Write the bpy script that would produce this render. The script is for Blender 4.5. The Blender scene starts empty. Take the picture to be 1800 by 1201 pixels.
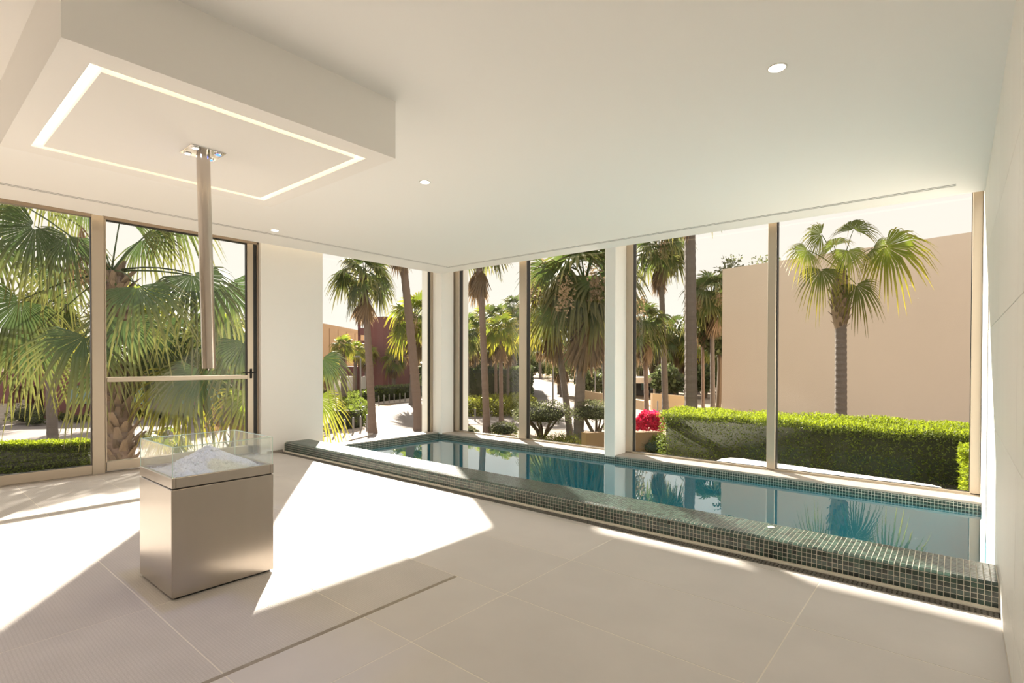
import bpy, math, random
import numpy as np
from mathutils import Vector, Matrix, Quaternion

random.seed(7)
rng = np.random.default_rng(7)
C = bpy.context.scene.collection
SC = bpy.context.scene
PI = math.pi

# ------------------------------------------------------------------ camera
EYE = Vector((0.0, 0.0, 1.17))
FOC, CY = 934.86, 645.6            # focal length and principal row in pixels of an 1800 x 1201 frame
_p, _r, _y = math.radians(-.587), math.radians(.144), math.radians(39.937)
FWD = Vector((-math.sin(_y)*math.cos(_p), math.cos(_y)*math.cos(_p), math.sin(_p)))
_R = Vector((math.cos(_y), math.sin(_y), 0)); _U = _R.cross(FWD)
RGT = _R*math.cos(_r) + _U*math.sin(_r); UPV = -_R*math.sin(_r) + _U*math.cos(_r)
cam = bpy.data.cameras.new('camera'); cam_o = bpy.data.objects.new('camera', cam); C.objects.link(cam_o)
M = Matrix((RGT, UPV, -FWD)).transposed().to_4x4(); M.translation = EYE
cam_o.matrix_world = M
cam.sensor_width = 36; cam.sensor_fit = 'HORIZONTAL'; cam.lens = FOC/1800*36
cam.shift_y = (CY-600.5)/1800; cam.clip_start = .03; cam.clip_end = 600
SC.camera = cam_o

# ------------------------------------------------------------------ colour management, world, sun
vs = SC.view_settings
vs.view_transform = 'Standard'; vs.look = 'None'; vs.gamma = 1; vs.use_curve_mapping = False
vs.exposure = 0.45
SC.cycles.use_denoising = True
SC.cycles.max_bounces = 14; SC.cycles.diffuse_bounces = 6; SC.cycles.transparent_max_bounces = 24
SC.cycles.sample_clamp_indirect = 8

SKY_STRENGTH = .81
SUN_STRENGTH = 17.0
W = bpy.data.worlds.new('evening_sky'); SC.world = W; W.use_nodes = True
nt = W.node_tree; nt.nodes.clear()
out = nt.nodes.new('ShaderNodeOutputWorld'); bg = nt.nodes.new('ShaderNodeBackground')
tc = nt.nodes.new('ShaderNodeTexCoord'); sep = nt.nodes.new('ShaderNodeSeparateXYZ')
rmp = nt.nodes.new('ShaderNodeValToRGB'); mp = nt.nodes.new('ShaderNodeMapping'); no = nt.nodes.new('ShaderNodeTexNoise')
cr2 = nt.nodes.new('ShaderNodeValToRGB'); mx = nt.nodes.new('ShaderNodeMix'); mx.data_type = 'RGBA'
nt.links.new(tc.outputs['Generated'], sep.inputs[0]); nt.links.new(sep.outputs['Z'], rmp.inputs[0])
e = rmp.color_ramp.elements
e[0].position = 0.0; e[0].color = (1.0, .96, .87, 1)
e[1].position = 1.0; e[1].color = (.97, .92, .92, 1)
x = e.new(.14); x.color = (1.0, .92, .825, 1)
x = e.new(.35); x.color = (1.0, .875, .80, 1)
mp.inputs['Scale'].default_value = (1.6, 1.6, 14)
nt.links.new(tc.outputs['Generated'], mp.inputs[0]); nt.links.new(mp.outputs[0], no.inputs['Vector'])
no.inputs['Scale'].default_value = 2.2; no.inputs['Detail'].default_value = 5
cr2.color_ramp.elements[0].position = .45; cr2.color_ramp.elements[0].color = (0, 0, 0, 1)
cr2.color_ramp.elements[1].position = .75; cr2.color_ramp.elements[1].color = (.6, .6, .6, 1)
nt.links.new(no.outputs['Fac'], cr2.inputs[0]); nt.links.new(cr2.outputs[0], mx.inputs['Factor'])
nt.links.new(rmp.outputs[0], mx.inputs['A']); mx.inputs['B'].default_value = (1.0, .87, .79, 1)
nt.links.new(mx.outputs['Result'], bg.inputs['Color']); bg.inputs['Strength'].default_value = SKY_STRENGTH
nt.links.new(bg.outputs[0], out.inputs[0])

SUN_EL = math.radians(28.1)
sun = bpy.data.lights.new('sun', 'SUN'); sun.energy = SUN_STRENGTH; sun.angle = math.radians(.9); sun.color = (1, .87, .75)
sun_o = bpy.data.objects.new('sun', sun); C.objects.link(sun_o)
SUN_DIR = Vector((.814*math.cos(SUN_EL), -.581*math.cos(SUN_EL), -math.sin(SUN_EL)))
sun_o.rotation_euler = SUN_DIR.to_track_quat('-Z', 'Y').to_euler(); sun_o.location = (-30, 22, 20)

DOWNLIGHT_W = 10.0
COVE_EMIT = 5.0

# ------------------------------------------------------------------ helpers
def ray(px, py): return FWD*FOC + RGT*(px-900) - UPV*(py-CY)
def at(px, py, dep): return EYE + ray(px, py)*(dep/FOC)
def onz(px, py, z):
    d = ray(px, py); return EYE + d*((z-EYE.z)/d.z)
GZ = -1.88                                       # level of the street outside
def ground(px, py): return onz(px, py, GZ)
def depth_of(p): return (Vector(p)-EYE).dot(FWD)

def mesh_obj(name, v, f, mat, parent=None, smooth=False, mi=None):
    me = bpy.data.meshes.new(name)
    me.from_pydata([tuple(a) for a in v], [], f)
    for m in (mat if isinstance(mat, (list, tuple)) else [mat]): me.materials.append(m)
    if mi is not None: me.polygons.foreach_set('material_index', mi)
    if smooth: me.polygons.foreach_set('use_smooth', [True]*len(me.polygons))
    me.update()
    o = bpy.data.objects.new(name, me); C.objects.link(o)
    if parent: o.parent = parent
    return o
def inst(o, parent, mw=None):
    c = o.copy(); C.objects.link(c); c.parent = parent
    if mw is not None: c.matrix_local = mw
    return c
def tag(o, label=None, cat=None, group=None, kind=None):
    if label: o['label'] = label
    if cat: o['category'] = cat
    if group: o['group'] = group
    if kind: o['kind'] = kind
    return o
def empty(name, loc=(0, 0, 0), rz=0):
    o = bpy.data.objects.new(name, None); C.objects.link(o); o.location = loc; o.rotation_euler = (0, 0, rz); o.empty_display_size = .1
    return o

class MB:
    """collects shapes for one mesh"""
    def __init__(s): s.v = []; s.f = []
    def add(s, v, f):
        n = len(s.v); s.v += [tuple(a) for a in v]; s.f += [tuple(i+n for i in q) for q in f]; return s
    def box(s, a, b, bev=0):
        (x0, y0, z0), (x1, y1, z1) = a, b
        if x0 > x1: x0, x1 = x1, x0
        if y0 > y1: y0, y1 = y1, y0
        if z0 > z1: z0, z1 = z1, z0
        if bev <= 0:
            v = [(x, y, z) for z in (z0, z1) for (x, y) in ((x0, y0), (x1, y0), (x1, y1), (x0, y1))]
            return s.add(v, [(3, 2, 1, 0), (4, 5, 6, 7), (0, 1, 5, 4), (1, 2, 6, 5), (2, 3, 7, 6), (3, 0, 4, 7)])
        def ring(d, z): return [(x0+d, y0+d, z), (x1-d, y0+d, z), (x1-d, y1-d, z), (x0+d, y1-d, z)]
        def ring8(z): return [(x0+bev, y0, z), (x1-bev, y0, z), (x1, y0+bev, z), (x1, y1-bev, z), (x1-bev, y1, z), (x0+bev, y1, z), (x0, y1-bev, z), (x0, y0+bev, z)]
        v = ring(bev, z0) + ring8(z0+bev) + ring8(z1-bev) + ring(bev, z1)
        f = [(3, 2, 1, 0), (20, 21, 22, 23)]
        for k in range(8): f.append((4+k, 4+(k+1) % 8, 12+(k+1) % 8, 12+k))
        for base, r8, up in ((0, 4, False), (20, 12, True)):
            for k in range(4):
                a_, b_ = base+k, base+(k+1) % 4
                p, q = r8+2*k, r8+2*k+1
                f.append((p, q, b_, a_) if up else (q, p, a_, b_))
                nx = r8+(2*k+2) % 8
                f.append((q, nx, b_) if up else (nx, q, b_))
        return s.add(v, f)
    def quad(s, *p): return s.add(p, [tuple(range(len(p)))])
    def prism(s, pts, z0, z1):
        n = len(pts)
        v = [(x, y, z0) for x, y in pts] + [(x, y, z1) for x, y in pts]
        return s.add(v, [tuple(range(n))[::-1], tuple(range(n, 2*n))] + [(k, (k+1) % n, n+(k+1) % n, n+k) for k in range(n)])
    def tube(s, pts, rad, n=8, caps=True):
        pts = [Vector(p) for p in pts]; rings = []
        if not hasattr(rad, '__len__'): rad = [rad]*len(pts)
        v = []
        for i, p in enumerate(pts):
            t = (pts[min(i+1, len(pts)-1)] - pts[max(i-1, 0)]).normalized()
            a = t.cross(Vector((0, 0, 1)) if abs(t.z) < .9 else Vector((1, 0, 0))).normalized(); b = t.cross(a)
            v += [p + (a*math.cos(2*PI*k/n) + b*math.sin(2*PI*k/n))*rad[i] for k in range(n)]
        f = []
        for i in range(len(pts)-1):
            for k in range(n): f.append((i*n+k, i*n+(k+1) % n, (i+1)*n+(k+1) % n, (i+1)*n+k))
        if caps: f += [tuple(range(n))[::-1], tuple(range((len(pts)-1)*n, len(pts)*n))]
        return s.add(v, f)
    def lathe(s, prof, c=(0, 0, 0), n=20):
        v = []; m = len(prof)
        for r, z in prof: v += [(c[0]+r*math.cos(2*PI*k/n), c[1]+r*math.sin(2*PI*k/n), c[2]+z) for k in range(n)]
        f = [(i*n+k, i*n+(k+1) % n, (i+1)*n+(k+1) % n, (i+1)*n+k) for i in range(m-1) for k in range(n)]
        f += [tuple(range(n))[::-1], tuple(range((m-1)*n, m*n))]
        return s.add(v, f)
    def build(s, name, mat, parent=None, smooth=False): return mesh_obj(name, s.v, s.f, mat, parent, smooth)
def bx(name, a, b, mat, parent=None, bev=0): return MB().box(a, b, bev).build(name, mat, parent)

# ------------------------------------------------------------------ materials
MATS = {}
def mat(name, col, rough=.6, metal=0, spec=.5, noise=0, nscale=6, bump=0, bscale=40, stretch=None, rand=0, island=0, trans=0, transcol=None, emit=0, coat=0):
    m = bpy.data.materials.new(name); m.use_nodes = True; MATS[name] = m
    t = m.node_tree; N = t.nodes; L = t.links; b = N['Principled BSDF']
    b.inputs['Roughness'].default_value = rough; b.inputs['Metallic'].default_value = metal
    b.inputs['Specular IOR Level'].default_value = spec; b.inputs['Coat Weight'].default_value = coat
    col4 = (*col, 1); b.inputs['Base Color'].default_value = col4
    last = None
    def hsv(inp, fac_sock, lo, hi, what='Value'):
        h = N.new('ShaderNodeHueSaturation'); mr = N.new('ShaderNodeMapRange')
        mr.inputs['To Min'].default_value = lo; mr.inputs['To Max'].default_value = hi
        L.new(fac_sock, mr.inputs['Value']); L.new(mr.outputs[0], h.inputs[what])
        if inp is None: h.inputs['Color'].default_value = col4
        else: L.new(inp, h.inputs['Color'])
        return h.outputs[0]
    if noise or bump:
        co = N.new('ShaderNodeTexCoord'); src = co.outputs['Object']
        if stretch:
            mpn = N.new('ShaderNodeMapping'); mpn.inputs['Scale'].default_value = stretch; L.new(src, mpn.inputs[0]); src = mpn.outputs[0]
    if noise:
        n = N.new('ShaderNodeTexNoise'); n.inputs['Scale'].default_value = nscale; n.inputs['Detail'].default_value = 5; L.new(src, n.inputs['Vector'])
        last = hsv(last, n.outputs['Fac'], 1-noise, 1+noise)
    if rand:
        oi = N.new('ShaderNodeObjectInfo'); last = hsv(last, oi.outputs['Random'], 1-rand, 1+rand)
    if island:
        g = N.new('ShaderNodeNewGeometry'); last = hsv(last, g.outputs['Random Per Island'], 1-island, 1+island)
    if last is not None: L.new(last, b.inputs['Base Color'])
    if bump:
        n2 = N.new('ShaderNodeTexNoise'); n2.inputs['Scale'].default_value = bscale; n2.inputs['Detail'].default_value = 4; L.new(src, n2.inputs['Vector'])
        bp = N.new('ShaderNodeBump'); bp.inputs['Strength'].default_value = bump; bp.inputs['Distance'].default_value = .02
        L.new(n2.outputs['Fac'], bp.inputs['Height']); L.new(bp.outputs[0], b.inputs['Normal'])
    if emit:
        b.inputs['Emission Color'].default_value = col4; b.inputs['Emission Strength'].default_value = emit
    if trans:
        tr = N.new('ShaderNodeBsdfTranslucent'); ms = N.new('ShaderNodeMixShader'); ms.inputs[0].default_value = trans
        tcol = transcol or col
        h = N.new('ShaderNodeHueSaturation'); h.inputs['Color'].default_value = (*tcol, 1)
        if island:
            g = N.new('ShaderNodeNewGeometry'); mr = N.new('ShaderNodeMapRange'); mr.inputs['To Min'].default_value = 1-island; mr.inputs['To Max'].default_value = 1+island
            L.new(g.outputs['Random Per Island'], mr.inputs['Value']); L.new(mr.outputs[0], h.inputs['Value'])
        L.new(h.outputs[0], tr.inputs['Color'])
        L.new(b.outputs[0], ms.inputs[1]); L.new(tr.outputs[0], ms.inputs[2]); L.new(ms.outputs[0], N['Material Output'].inputs[0])
    return m

def glass_mat(name, tint, ior=1.45, frost=0, frost_col=(.9, .93, .95), bump=0, bscale=3, gloss=(1, 1, 1), power=5):
    m = bpy.data.materials.new(name); m.use_nodes = True; t = m.node_tree; N = t.nodes; L = t.links; N.clear()
    o = N.new('ShaderNodeOutputMaterial'); tr = N.new('ShaderNodeBsdfTransparent'); gl = N.new('ShaderNodeBsdfGlossy'); lw_ = N.new('ShaderNodeLayerWeight'); pw = N.new('ShaderNodeMath'); pw.operation = 'POWER'; pw.inputs[1].default_value = power; fr = N.new('ShaderNodeMapRange')
    lw_.inputs['Blend'].default_value = .5; L.new(lw_.outputs['Facing'], pw.inputs[0]); L.new(pw.outputs[0], fr.inputs['Value'])
    fr.inputs['To Min'].default_value = ((ior-1)/(ior+1))**2; fr.inputs['To Max'].default_value = 1
    ms = N.new('ShaderNodeMixShader'); tr.inputs[0].default_value = (*tint, 1); gl.inputs['Roughness'].default_value = 0; gl.inputs['Color'].default_value = (*gloss, 1)
    L.new(fr.outputs[0], ms.inputs[0]); L.new(gl.outputs[0], ms.inputs[2])
    if frost:
        df = N.new('ShaderNodeBsdfDiffuse'); df.inputs[0].default_value = (*frost_col, 1); m2 = N.new('ShaderNodeMixShader')
        co = N.new('ShaderNodeTexCoord'); v = N.new('ShaderNodeTexVoronoi'); v.inputs['Scale'].default_value = 160
        L.new(co.outputs['Object'], v.inputs['Vector'])
        mr = N.new('ShaderNodeMapRange'); mr.inputs['From Min'].default_value = .1; mr.inputs['From Max'].default_value = .6
        mr.inputs['To Min'].default_value = frost*1.5; mr.inputs['To Max'].default_value = frost*.6
        L.new(v.outputs['Distance'], mr.inputs['Value']); L.new(mr.outputs[0], m2.inputs[0])
        L.new(tr.outputs[0], m2.inputs[1]); L.new(df.outputs[0], m2.inputs[2]); L.new(m2.outputs[0], ms.inputs[1])
    else: L.new(tr.outputs[0], ms.inputs[1])
    if bump:
        co = N.new('ShaderNodeTexCoord'); n = N.new('ShaderNodeTexNoise'); n.inputs['Scale'].default_value = bscale; n.inputs['Detail'].default_value = 2
        L.new(co.outputs['Object'], n.inputs['Vector']); bp = N.new('ShaderNodeBump'); bp.inputs['Strength'].default_value = bump; bp.inputs['Distance'].default_value = .01
        L.new(n.outputs['Fac'], bp.inputs['Height']); L.new(bp.outputs[0], gl.inputs['Normal']); L.new(bp.outputs[0], lw_.inputs['Normal'])
    L.new(ms.outputs[0], o.inputs[0]); return m

def leaf_mat(name, base, tip, trans=.35, rough=.5, var=.35, start=.45):
    """fan leaf: the attribute 'rad' runs 0 at the stalk to 1 at the leaf tip"""
    m = bpy.data.materials.new(name); m.use_nodes = True; t = m.node_tree; N = t.nodes; L = t.links; b = N['Principled BSDF']
    at_ = N.new('ShaderNodeAttribute'); at_.attribute_name = 'rad'; r = N.new('ShaderNodeValToRGB')
    r.color_ramp.elements[0].position = start; r.color_ramp.elements[0].color = (*base, 1)
    r.color_ramp.elements[1].position = 1; r.color_ramp.elements[1].color = (*tip, 1)
    L.new(at_.outputs['Fac'], r.inputs[0])
    oi = N.new('ShaderNodeObjectInfo'); mr = N.new('ShaderNodeMapRange'); mr.inputs['To Min'].default_value = 1-var; mr.inputs['To Max'].default_value = 1+var
    h = N.new('ShaderNodeHueSaturation'); L.new(oi.outputs['Random'], mr.inputs['Value']); L.new(mr.outputs[0], h.inputs['Value']); L.new(r.outputs[0], h.inputs['Color'])
    L.new(h.outputs[0], b.inputs['Base Color']); b.inputs['Roughness'].default_value = rough; b.inputs['Specular IOR Level'].default_value = .35
    tr = N.new('ShaderNodeBsdfTranslucent'); h2 = N.new('ShaderNodeHueSaturation'); h2.inputs['Value'].default_value = 1.5; h2.inputs['Saturation'].default_value = 1.1; L.new(h.outputs[0], h2.inputs['Color']); L.new(h2.outputs[0], tr.inputs[0])
    ms = N.new('ShaderNodeMixShader'); ms.inputs[0].default_value = trans
    L.new(b.outputs[0], ms.inputs[1]); L.new(tr.outputs[0], ms.inputs[2]); L.new(ms.outputs[0], N['Material Output'].inputs[0])
    return m

m_paint = mat('white_paint', (.86, .85, .835), .7, noise=.015, nscale=3)
m_ceil = mat('ceiling_paint', (.88, .875, .865), .75)
m_canopy = mat('canopy_paint', (.85, .835, .81), .7)
m_tile = mat('stone_floor_tile', (.575, .538, .51), .42, noise=.16, nscale=1.7, rand=.03, bump=.02, bscale=60)
m_tray = mat('textured_floor_tile', (.57, .53, .495), .5, noise=.15, nscale=3, rand=.03, bump=.25, bscale=170)
m_grout = mat('floor_grout', (.74, .69, .61), .8)
m_wtile = mat('wall_panel_tile', (.84, .82, .78), .5, noise=.03, nscale=3, rand=.012, stretch=(1, 2.5, .5))
m_frame = mat('bronze_aluminium', (.50, .43, .345), .36, metal=.55, noise=.04, nscale=2)
m_frame_d = mat('dark_bronze_aluminium', (.30, .24, .19), .4, metal=.4)
m_gasket = mat('black_rubber_gasket', (.012, .012, .012), .5)
m_black = mat('black_metal', (.012, .012, .013), .35, metal=.6)
m_steel = mat('brushed_stainless_steel', (.50, .455, .41), .24, metal=1, noise=.05, nscale=1.2, bump=.015, bscale=30, stretch=(14, 14, 1))
m_steel_pole = mat('stainless_tube_steel', (.58, .52, .46), .2, metal=1, noise=.05, nscale=3, stretch=(6, 6, .3))
m_chrome = mat('polished_chrome', (.8, .8, .8), .06, metal=1)
m_sill = mat('grey_stone_sill', (.36, .32, .28), .5, noise=.2, nscale=9)
m_pgrout = mat('mosaic_grout', (.74, .70, .61), .8)
m_mos = mat('green_glass_mosaic', (.036, .072, .055), .28, spec=.7, island=.65, rand=.65, coat=.22)
m_pool = mat('turquoise_pool_plaster', (.015, .275, .355), .6, noise=.08, nscale=2)
m_window = glass_mat('window_glass', (.965, .985, .975), 1.19)
m_water = glass_mat('pool_water', (.62, .93, .95), 1.5, bump=.03, bscale=5, gloss=(.97, 1, 1), power=3.6)
m_basin = glass_mat('frosted_basin_glass', (.965, .99, .98), 1.4, frost=.12, frost_col=(.93, .96, .95))
m_ice = mat('crushed_ice', (.93, .945, .97), .4, bump=.35, bscale=90, trans=.12, transcol=(.9, .94, 1))
m_cove = mat('warm_light_strip', (1, .80, .52), .5, emit=COVE_EMIT)
m_lamp = mat('lamp_diffuser', (1, .93, .82), .5, emit=14)
m_blue = mat('blue_led', (.03, .12, 1), .5, emit=4)
m_bluewhite = mat('cool_white_led', (.75, .86, 1), .5, emit=8)
m_slot = mat('dark_slot', (.02, .02, .02), .8)
m_grey = mat('grey_drain_metal', (.20, .185, .165), .45, metal=.3)
m_white = mat('white_plaster', (.86, .84, .80), .6)
# outside
m_ground = mat('dry_earth', (.26, .20, .14), .95, noise=.25, nscale=.6)
m_road = mat('pale_road_paving', (.21, .18, .165), .9, noise=.10, nscale=.5, bump=.1, bscale=8)
m_path = mat('sand_pavement', (.34, .28, .23), .9, noise=.10, nscale=1.2)
m_kerb = mat('kerb_stone', (.50, .44, .38), .9)
m_lawn = mat('lawn_grass', (.22, .24, .05), .95, noise=.3, nscale=2)
m_beige = mat('beige_render', (.80, .68, .57), .9, noise=.05, nscale=.35)
m_tan = mat('tan_render', (.66, .48, .30), .9, noise=.08, nscale=.6)
m_ochre = mat('ochre_wall_render', (.26, .165, .08), .9, noise=.15, nscale=1)
m_maroon = mat('maroon_render', (.19, .08, .075), .85, noise=.10, nscale=.5)
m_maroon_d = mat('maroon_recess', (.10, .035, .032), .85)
m_teal = mat('teal_window_glass', (.12, .25, .26), .12, spec=.9)
m_pdark = mat('dark_opening_and_pane', (.05, .05, .05), .3)  # near-black stands for shade in openings and the pavilion gap; also distant panes
m_bark = mat('grey_palm_bark', (.155, .13, .112), .9, noise=.22, nscale=3, bump=.6, bscale=5, stretch=(1, 1, 6))
m_bark_r = mat('reddish_palm_bark', (.20, .145, .115), .9, noise=.2, nscale=3, bump=.6, bscale=5, stretch=(1, 1, 6))
m_boot = mat('dry_leaf_base', (.19, .14, .095), .85, rand=.45, noise=.2, nscale=10)
m_wood = mat('shrub_branch', (.12, .085, .055), .9)
m_frond = leaf_mat('fan_frond_green', (.075, .105, .03), (.19, .17, .06))
m_frond_y = leaf_mat('fan_frond_yellow_green', (.13, .165, .03), (.30, .26, .05), trans=.42)
m_frond_hero = leaf_mat('fan_frond_deep_green', (.05, .078, .028), (.15, .145, .045), trans=.28, rough=.33, var=.4)
m_frond_dead = leaf_mat('dead_frond_tan', (.19, .13, .075), (.25, .18, .11), trans=.25, rough=.8)
m_flower = leaf_mat('palm_blossom_tan', (.30, .225, .14), (.36, .28, .18), trans=.3, rough=.8)
def shrub_mat(n, c, tr=.35, isl=.5): return mat(n, c, .6, spec=.3, island=isl, trans=tr, transcol=tuple(min(1, k*1.5) for k in c))
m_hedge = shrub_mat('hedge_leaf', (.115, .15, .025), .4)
m_hedge_yellow_lit = shrub_mat('yellow_and_sunlit_hedge_leaf', (.175, .22, .012), .5, .35)  # yellow hedge leaf; on clipped hedge tops it paints in the sunlight
m_shrub = shrub_mat('shrub_leaf', (.10, .12, .045))
m_shrub_y = shrub_mat('yellow_green_shrub_leaf', (.17, .18, .025), .4)
m_olive = shrub_mat('grey_green_leaf', (.12, .135, .06))
m_dark = shrub_mat('dark_tree_leaf', (.085, .105, .04))
m_red = shrub_mat('magenta_flower', (.62, .03, .10), .35, .35)
m_core = mat('dark_leaf_core', (.035, .04, .018), .95)  # dark solid core inside foliage, blocks see-through
m_lampost = mat('lamp_post_grey', (.28, .27, .26), .5, metal=.4)

# ------------------------------------------------------------------ room constants
XR, XA, YB = .163, -6.73, 6.12       # right wall, inner face of the glass wall, inner face of the pool windows
HC, HREC = 2.585, 2.95
XCE, YCE = -6.40, 5.85               # where the ceiling stops short of the glass
YBACK = -3.6
def S(o): o['kind'] = 'structure'; return o

# ------------------------------------------------------------------ floor with tiles
floor = S(empty('floor'))
MB().box((XA-.25, YBACK-.2, -.3), (XR+.02, 3.29, -.0009)).build('floor_slab', m_grout, floor)
MB().box((XA-.25, 3.29, -.3), (XR+.02, 3.40, -.05)).build('floor_slab', m_grout, floor)
MB().box((XA-.25, 3.40, -1.5), (-6.482, 6.35, -.045)).build('floor_slab', m_grout, floor)
MB().box((-6.482, 5.902, -1.5), (XR+.02, 6.35, -.045)).build('floor_slab', m_grout, floor)
def slab_tile(name, x0, y0, x1, y1, z0, z1, m, parent, g=.0022, b=.0012):
    x0 += g; x1 -= g; y0 += g; y1 -= g
    v = [(x0, y0, z0), (x1, y0, z0), (x1, y1, z0), (x0, y1, z0), (x0, y0, z1-b), (x1, y0, z1-b), (x1, y1, z1-b), (x0, y1, z1-b),
         (x0+b, y0+b, z1), (x1-b, y0+b, z1), (x1-b, y1-b, z1), (x0+b, y1-b, z1)]
    f = [(0, 1, 5, 4), (1, 2, 6, 5), (2, 3, 7, 6), (3, 0, 4, 7), (4, 5, 9, 8), (5, 6, 10, 9), (6, 7, 11, 10), (7, 4, 8, 11), (8, 9, 10, 11)]
    return mesh_obj(name, v, f, m, parent)
ylines = [2.0248+.6*k for k in range(-10, 3)]; ylines = [max(y, YBACK) for y in ylines if y > YBACK-.6] + [3.288]
xl_main = [XR, -.5514, -1.737, -2.923, -4.109, -5.295, -6.481, XA-.02]
GX0, GX1 = -2.098, -2.074                        # drainage groove beside the shower area
for j in range(len(ylines)-1):
    y0, y1 = ylines[j], ylines[j+1]
    if y1-y0 < .02: continue
    inside = y1 < 2.03 and y0 > -.5
    for k in range(len(xl_main)-1):
        a, b = xl_main[k+1], xl_main[k]
        if not inside: slab_tile('tile', a, y0, b, y1, -.02, 0, m_tile, floor); continue
        if b <= GX0: slab_tile('tile', a, y0, b, y1, -.02, 0, m_tray, floor)
        elif a >= GX1: slab_tile('tile', a, y0, b, y1, -.02, 0, m_tile, floor)
        else:
            slab_tile('tile', GX1, y0, b, y1, -.02, 0, m_tile, floor); slab_tile('tile', a, y0, GX0, y1, -.02, 0, m_tray, floor)
def dotted(m):
    t = m.node_tree; N = t.nodes; L = t.links; b = N['Principled BSDF']; src = b.inputs['Base Color'].links[0].from_socket
    co = N.new('ShaderNodeTexCoord'); br = N.new('ShaderNodeTexBrick'); br.inputs['Scale'].default_value = 1; br.offset = .5
    br.inputs['Brick Width'].default_value = .013; br.inputs['Row Height'].default_value = .013; br.inputs['Mortar Size'].default_value = .0022
    br.inputs['Color1'].default_value = (1, 1, 1, 1); br.inputs['Color2'].default_value = (.9, .9, .9, 1); br.inputs['Mortar'].default_value = (.62, .60, .58, 1)
    mxn = N.new('ShaderNodeMix'); mxn.data_type = 'RGBA'; mxn.blend_type = 'MULTIPLY'; mxn.inputs['Factor'].default_value = .28
    L.new(co.outputs['Object'], br.inputs['Vector']); L.new(src, mxn.inputs['A']); L.new(br.outputs['Color'], mxn.inputs['B']); L.new(mxn.outputs['Result'], b.inputs['Base Color'])
dotted(m_tray)
bx('drain_groove', (GX0, -.5, -.0035), (GX1, 2.02, -.0003), mat('groove_mortar', (.30, .26, .21), .9, noise=.3, nscale=30), floor)

# ------------------------------------------------------------------ walls
wr = S(empty('wall_right'))
MB().box((XR+.014, YBACK, -1.5), (XR+.3, 6.32, 3.2)).build('wall_body', m_grout, wr)
zl = [-.4, .2, .8, 1.4, 2.0, 2.6, 2.95]; yl = [YBACK, -2.2, -1.0, .2, 1.4, 2.6, 3.8, 5.0, 6.12]
for i in range(len(zl)-1):
    for j in range(len(yl)-1):
        a, b, c, d = yl[j]+.0016, yl[j+1]-.0016, zl[i]+.0016, zl[i+1]-.0016
        if yl[j] < 3.3 and zl[i] < 0: c = .002
        if yl[j] < 3.3 and zl[i+1] <= 0: continue
        q = .0012
        v = [(XR+.016, a, c), (XR+.016, b, c), (XR+.016, b, d), (XR+.016, a, d), (XR+q, a, c), (XR+q, b, c), (XR+q, b, d), (XR+q, a, d),
             (XR, a+q, c+q), (XR, b-q, c+q), (XR, b-q, d-q), (XR, a+q, d-q)]
        f = [(0, 1, 5, 4), (1, 2, 6, 5), (2, 3, 7, 6), (3, 0, 4, 7), (4, 5, 9, 8), (5, 6, 10, 9), (6, 7, 11, 10), (7, 4, 8, 11), (8, 9, 10, 11)]
        mesh_obj('panel', v, f, m_wtile, wr)
S(bx('wall_back', (XA-.4, YBACK-.25, -.3), (XR+.3, YBACK, 3.2), mat('back_wall_paint', (.50, .46, .41), .7)))
wl = S(empty('wall_left'))
bx('column', (-7.05, 3.085, -.3), (-6.68, 3.935, HREC), m_paint, wl, .008)
bx('wall_section', (-7.0, YBACK, -.3), (XA, -1.6, HREC), m_paint, wl)
bx('plinth', (-7.0, YBACK, -1.9), (-6.95, 6.3, -.3), m_paint, wl)
S(bx('baseboard_left', (-6.682, 3.16, 0), (-6.668, 3.36, .028), m_sill))
wb = S(empty('wall_pool'))
bx('column', (-3.385, 5.845, -.01), (-3.235, 6.3, HREC), m_paint, wb, .006)
bx('corner_column', (-6.50, 5.83, .0), (-6.36, 6.1, HREC), m_paint, wb, .006)
bx('corner_column', (-7.02, 5.985, -.3), (-6.42, 6.5, HREC), m_paint, wb)
bx('plinth', (-7.0, 6.26, -1.9), (XR+.3, 6.32, -.03), m_paint, wb)

# ------------------------------------------------------------------ ceiling
ceil = S(empty('ceiling'))
sx, sy = -5.874, 5.5165                    # centre lines of the linear air slots
sw = .032
def cbox(a, b): return bx('ceiling_board', (a[0], a[1], HC), (b[0], b[1], HC+.10), m_ceil, ceil)
cbox((sx+sw, YBACK), (XR, sy-sw)); cbox((XCE, YBACK), (sx-sw, sy-sw)); cbox((XCE, sy+sw), (XR, YCE)); cbox((-.02, sy-sw), (XR, sy+sw)); cbox((XCE, sy-sw), (sx-sw, sy+sw))
bx('roof_slab', (-7.05, YBACK-.2, HREC), (XR+.3, 6.4, 3.25), m_paint, ceil)
for nm, a, b in (('led_strip', (XCE+.06, YBACK, HC+.115), (XCE+.085, YCE-.1, HC+.13)), ('led_strip', (XCE+.1, YCE-.085, HC+.115), (XR-.02, YCE-.06, HC+.13))):
    bx(nm, a, b, m_cove, ceil)
lin = empty('linear_diffuser', (sx, sy, HC)); tag(lin, 'long slim black twin slot air diffuser following the ceiling edge', 'air diffuser')
def lbar(name, a, b, m, p):
    o = bx(name, a, b, m, p); o.matrix_parent_inverse = Matrix.Translation(-Vector((sx, sy, HC))); return o
lbar('slot_box', (sx-sw, YBACK, HC+.0012), (sx+sw, sy+sw, HC+.05), m_slot, lin); lbar('slot_box', (sx+sw, sy-sw, HC+.0012), (-.02, sy+sw, HC+.05), m_slot, lin)
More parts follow.
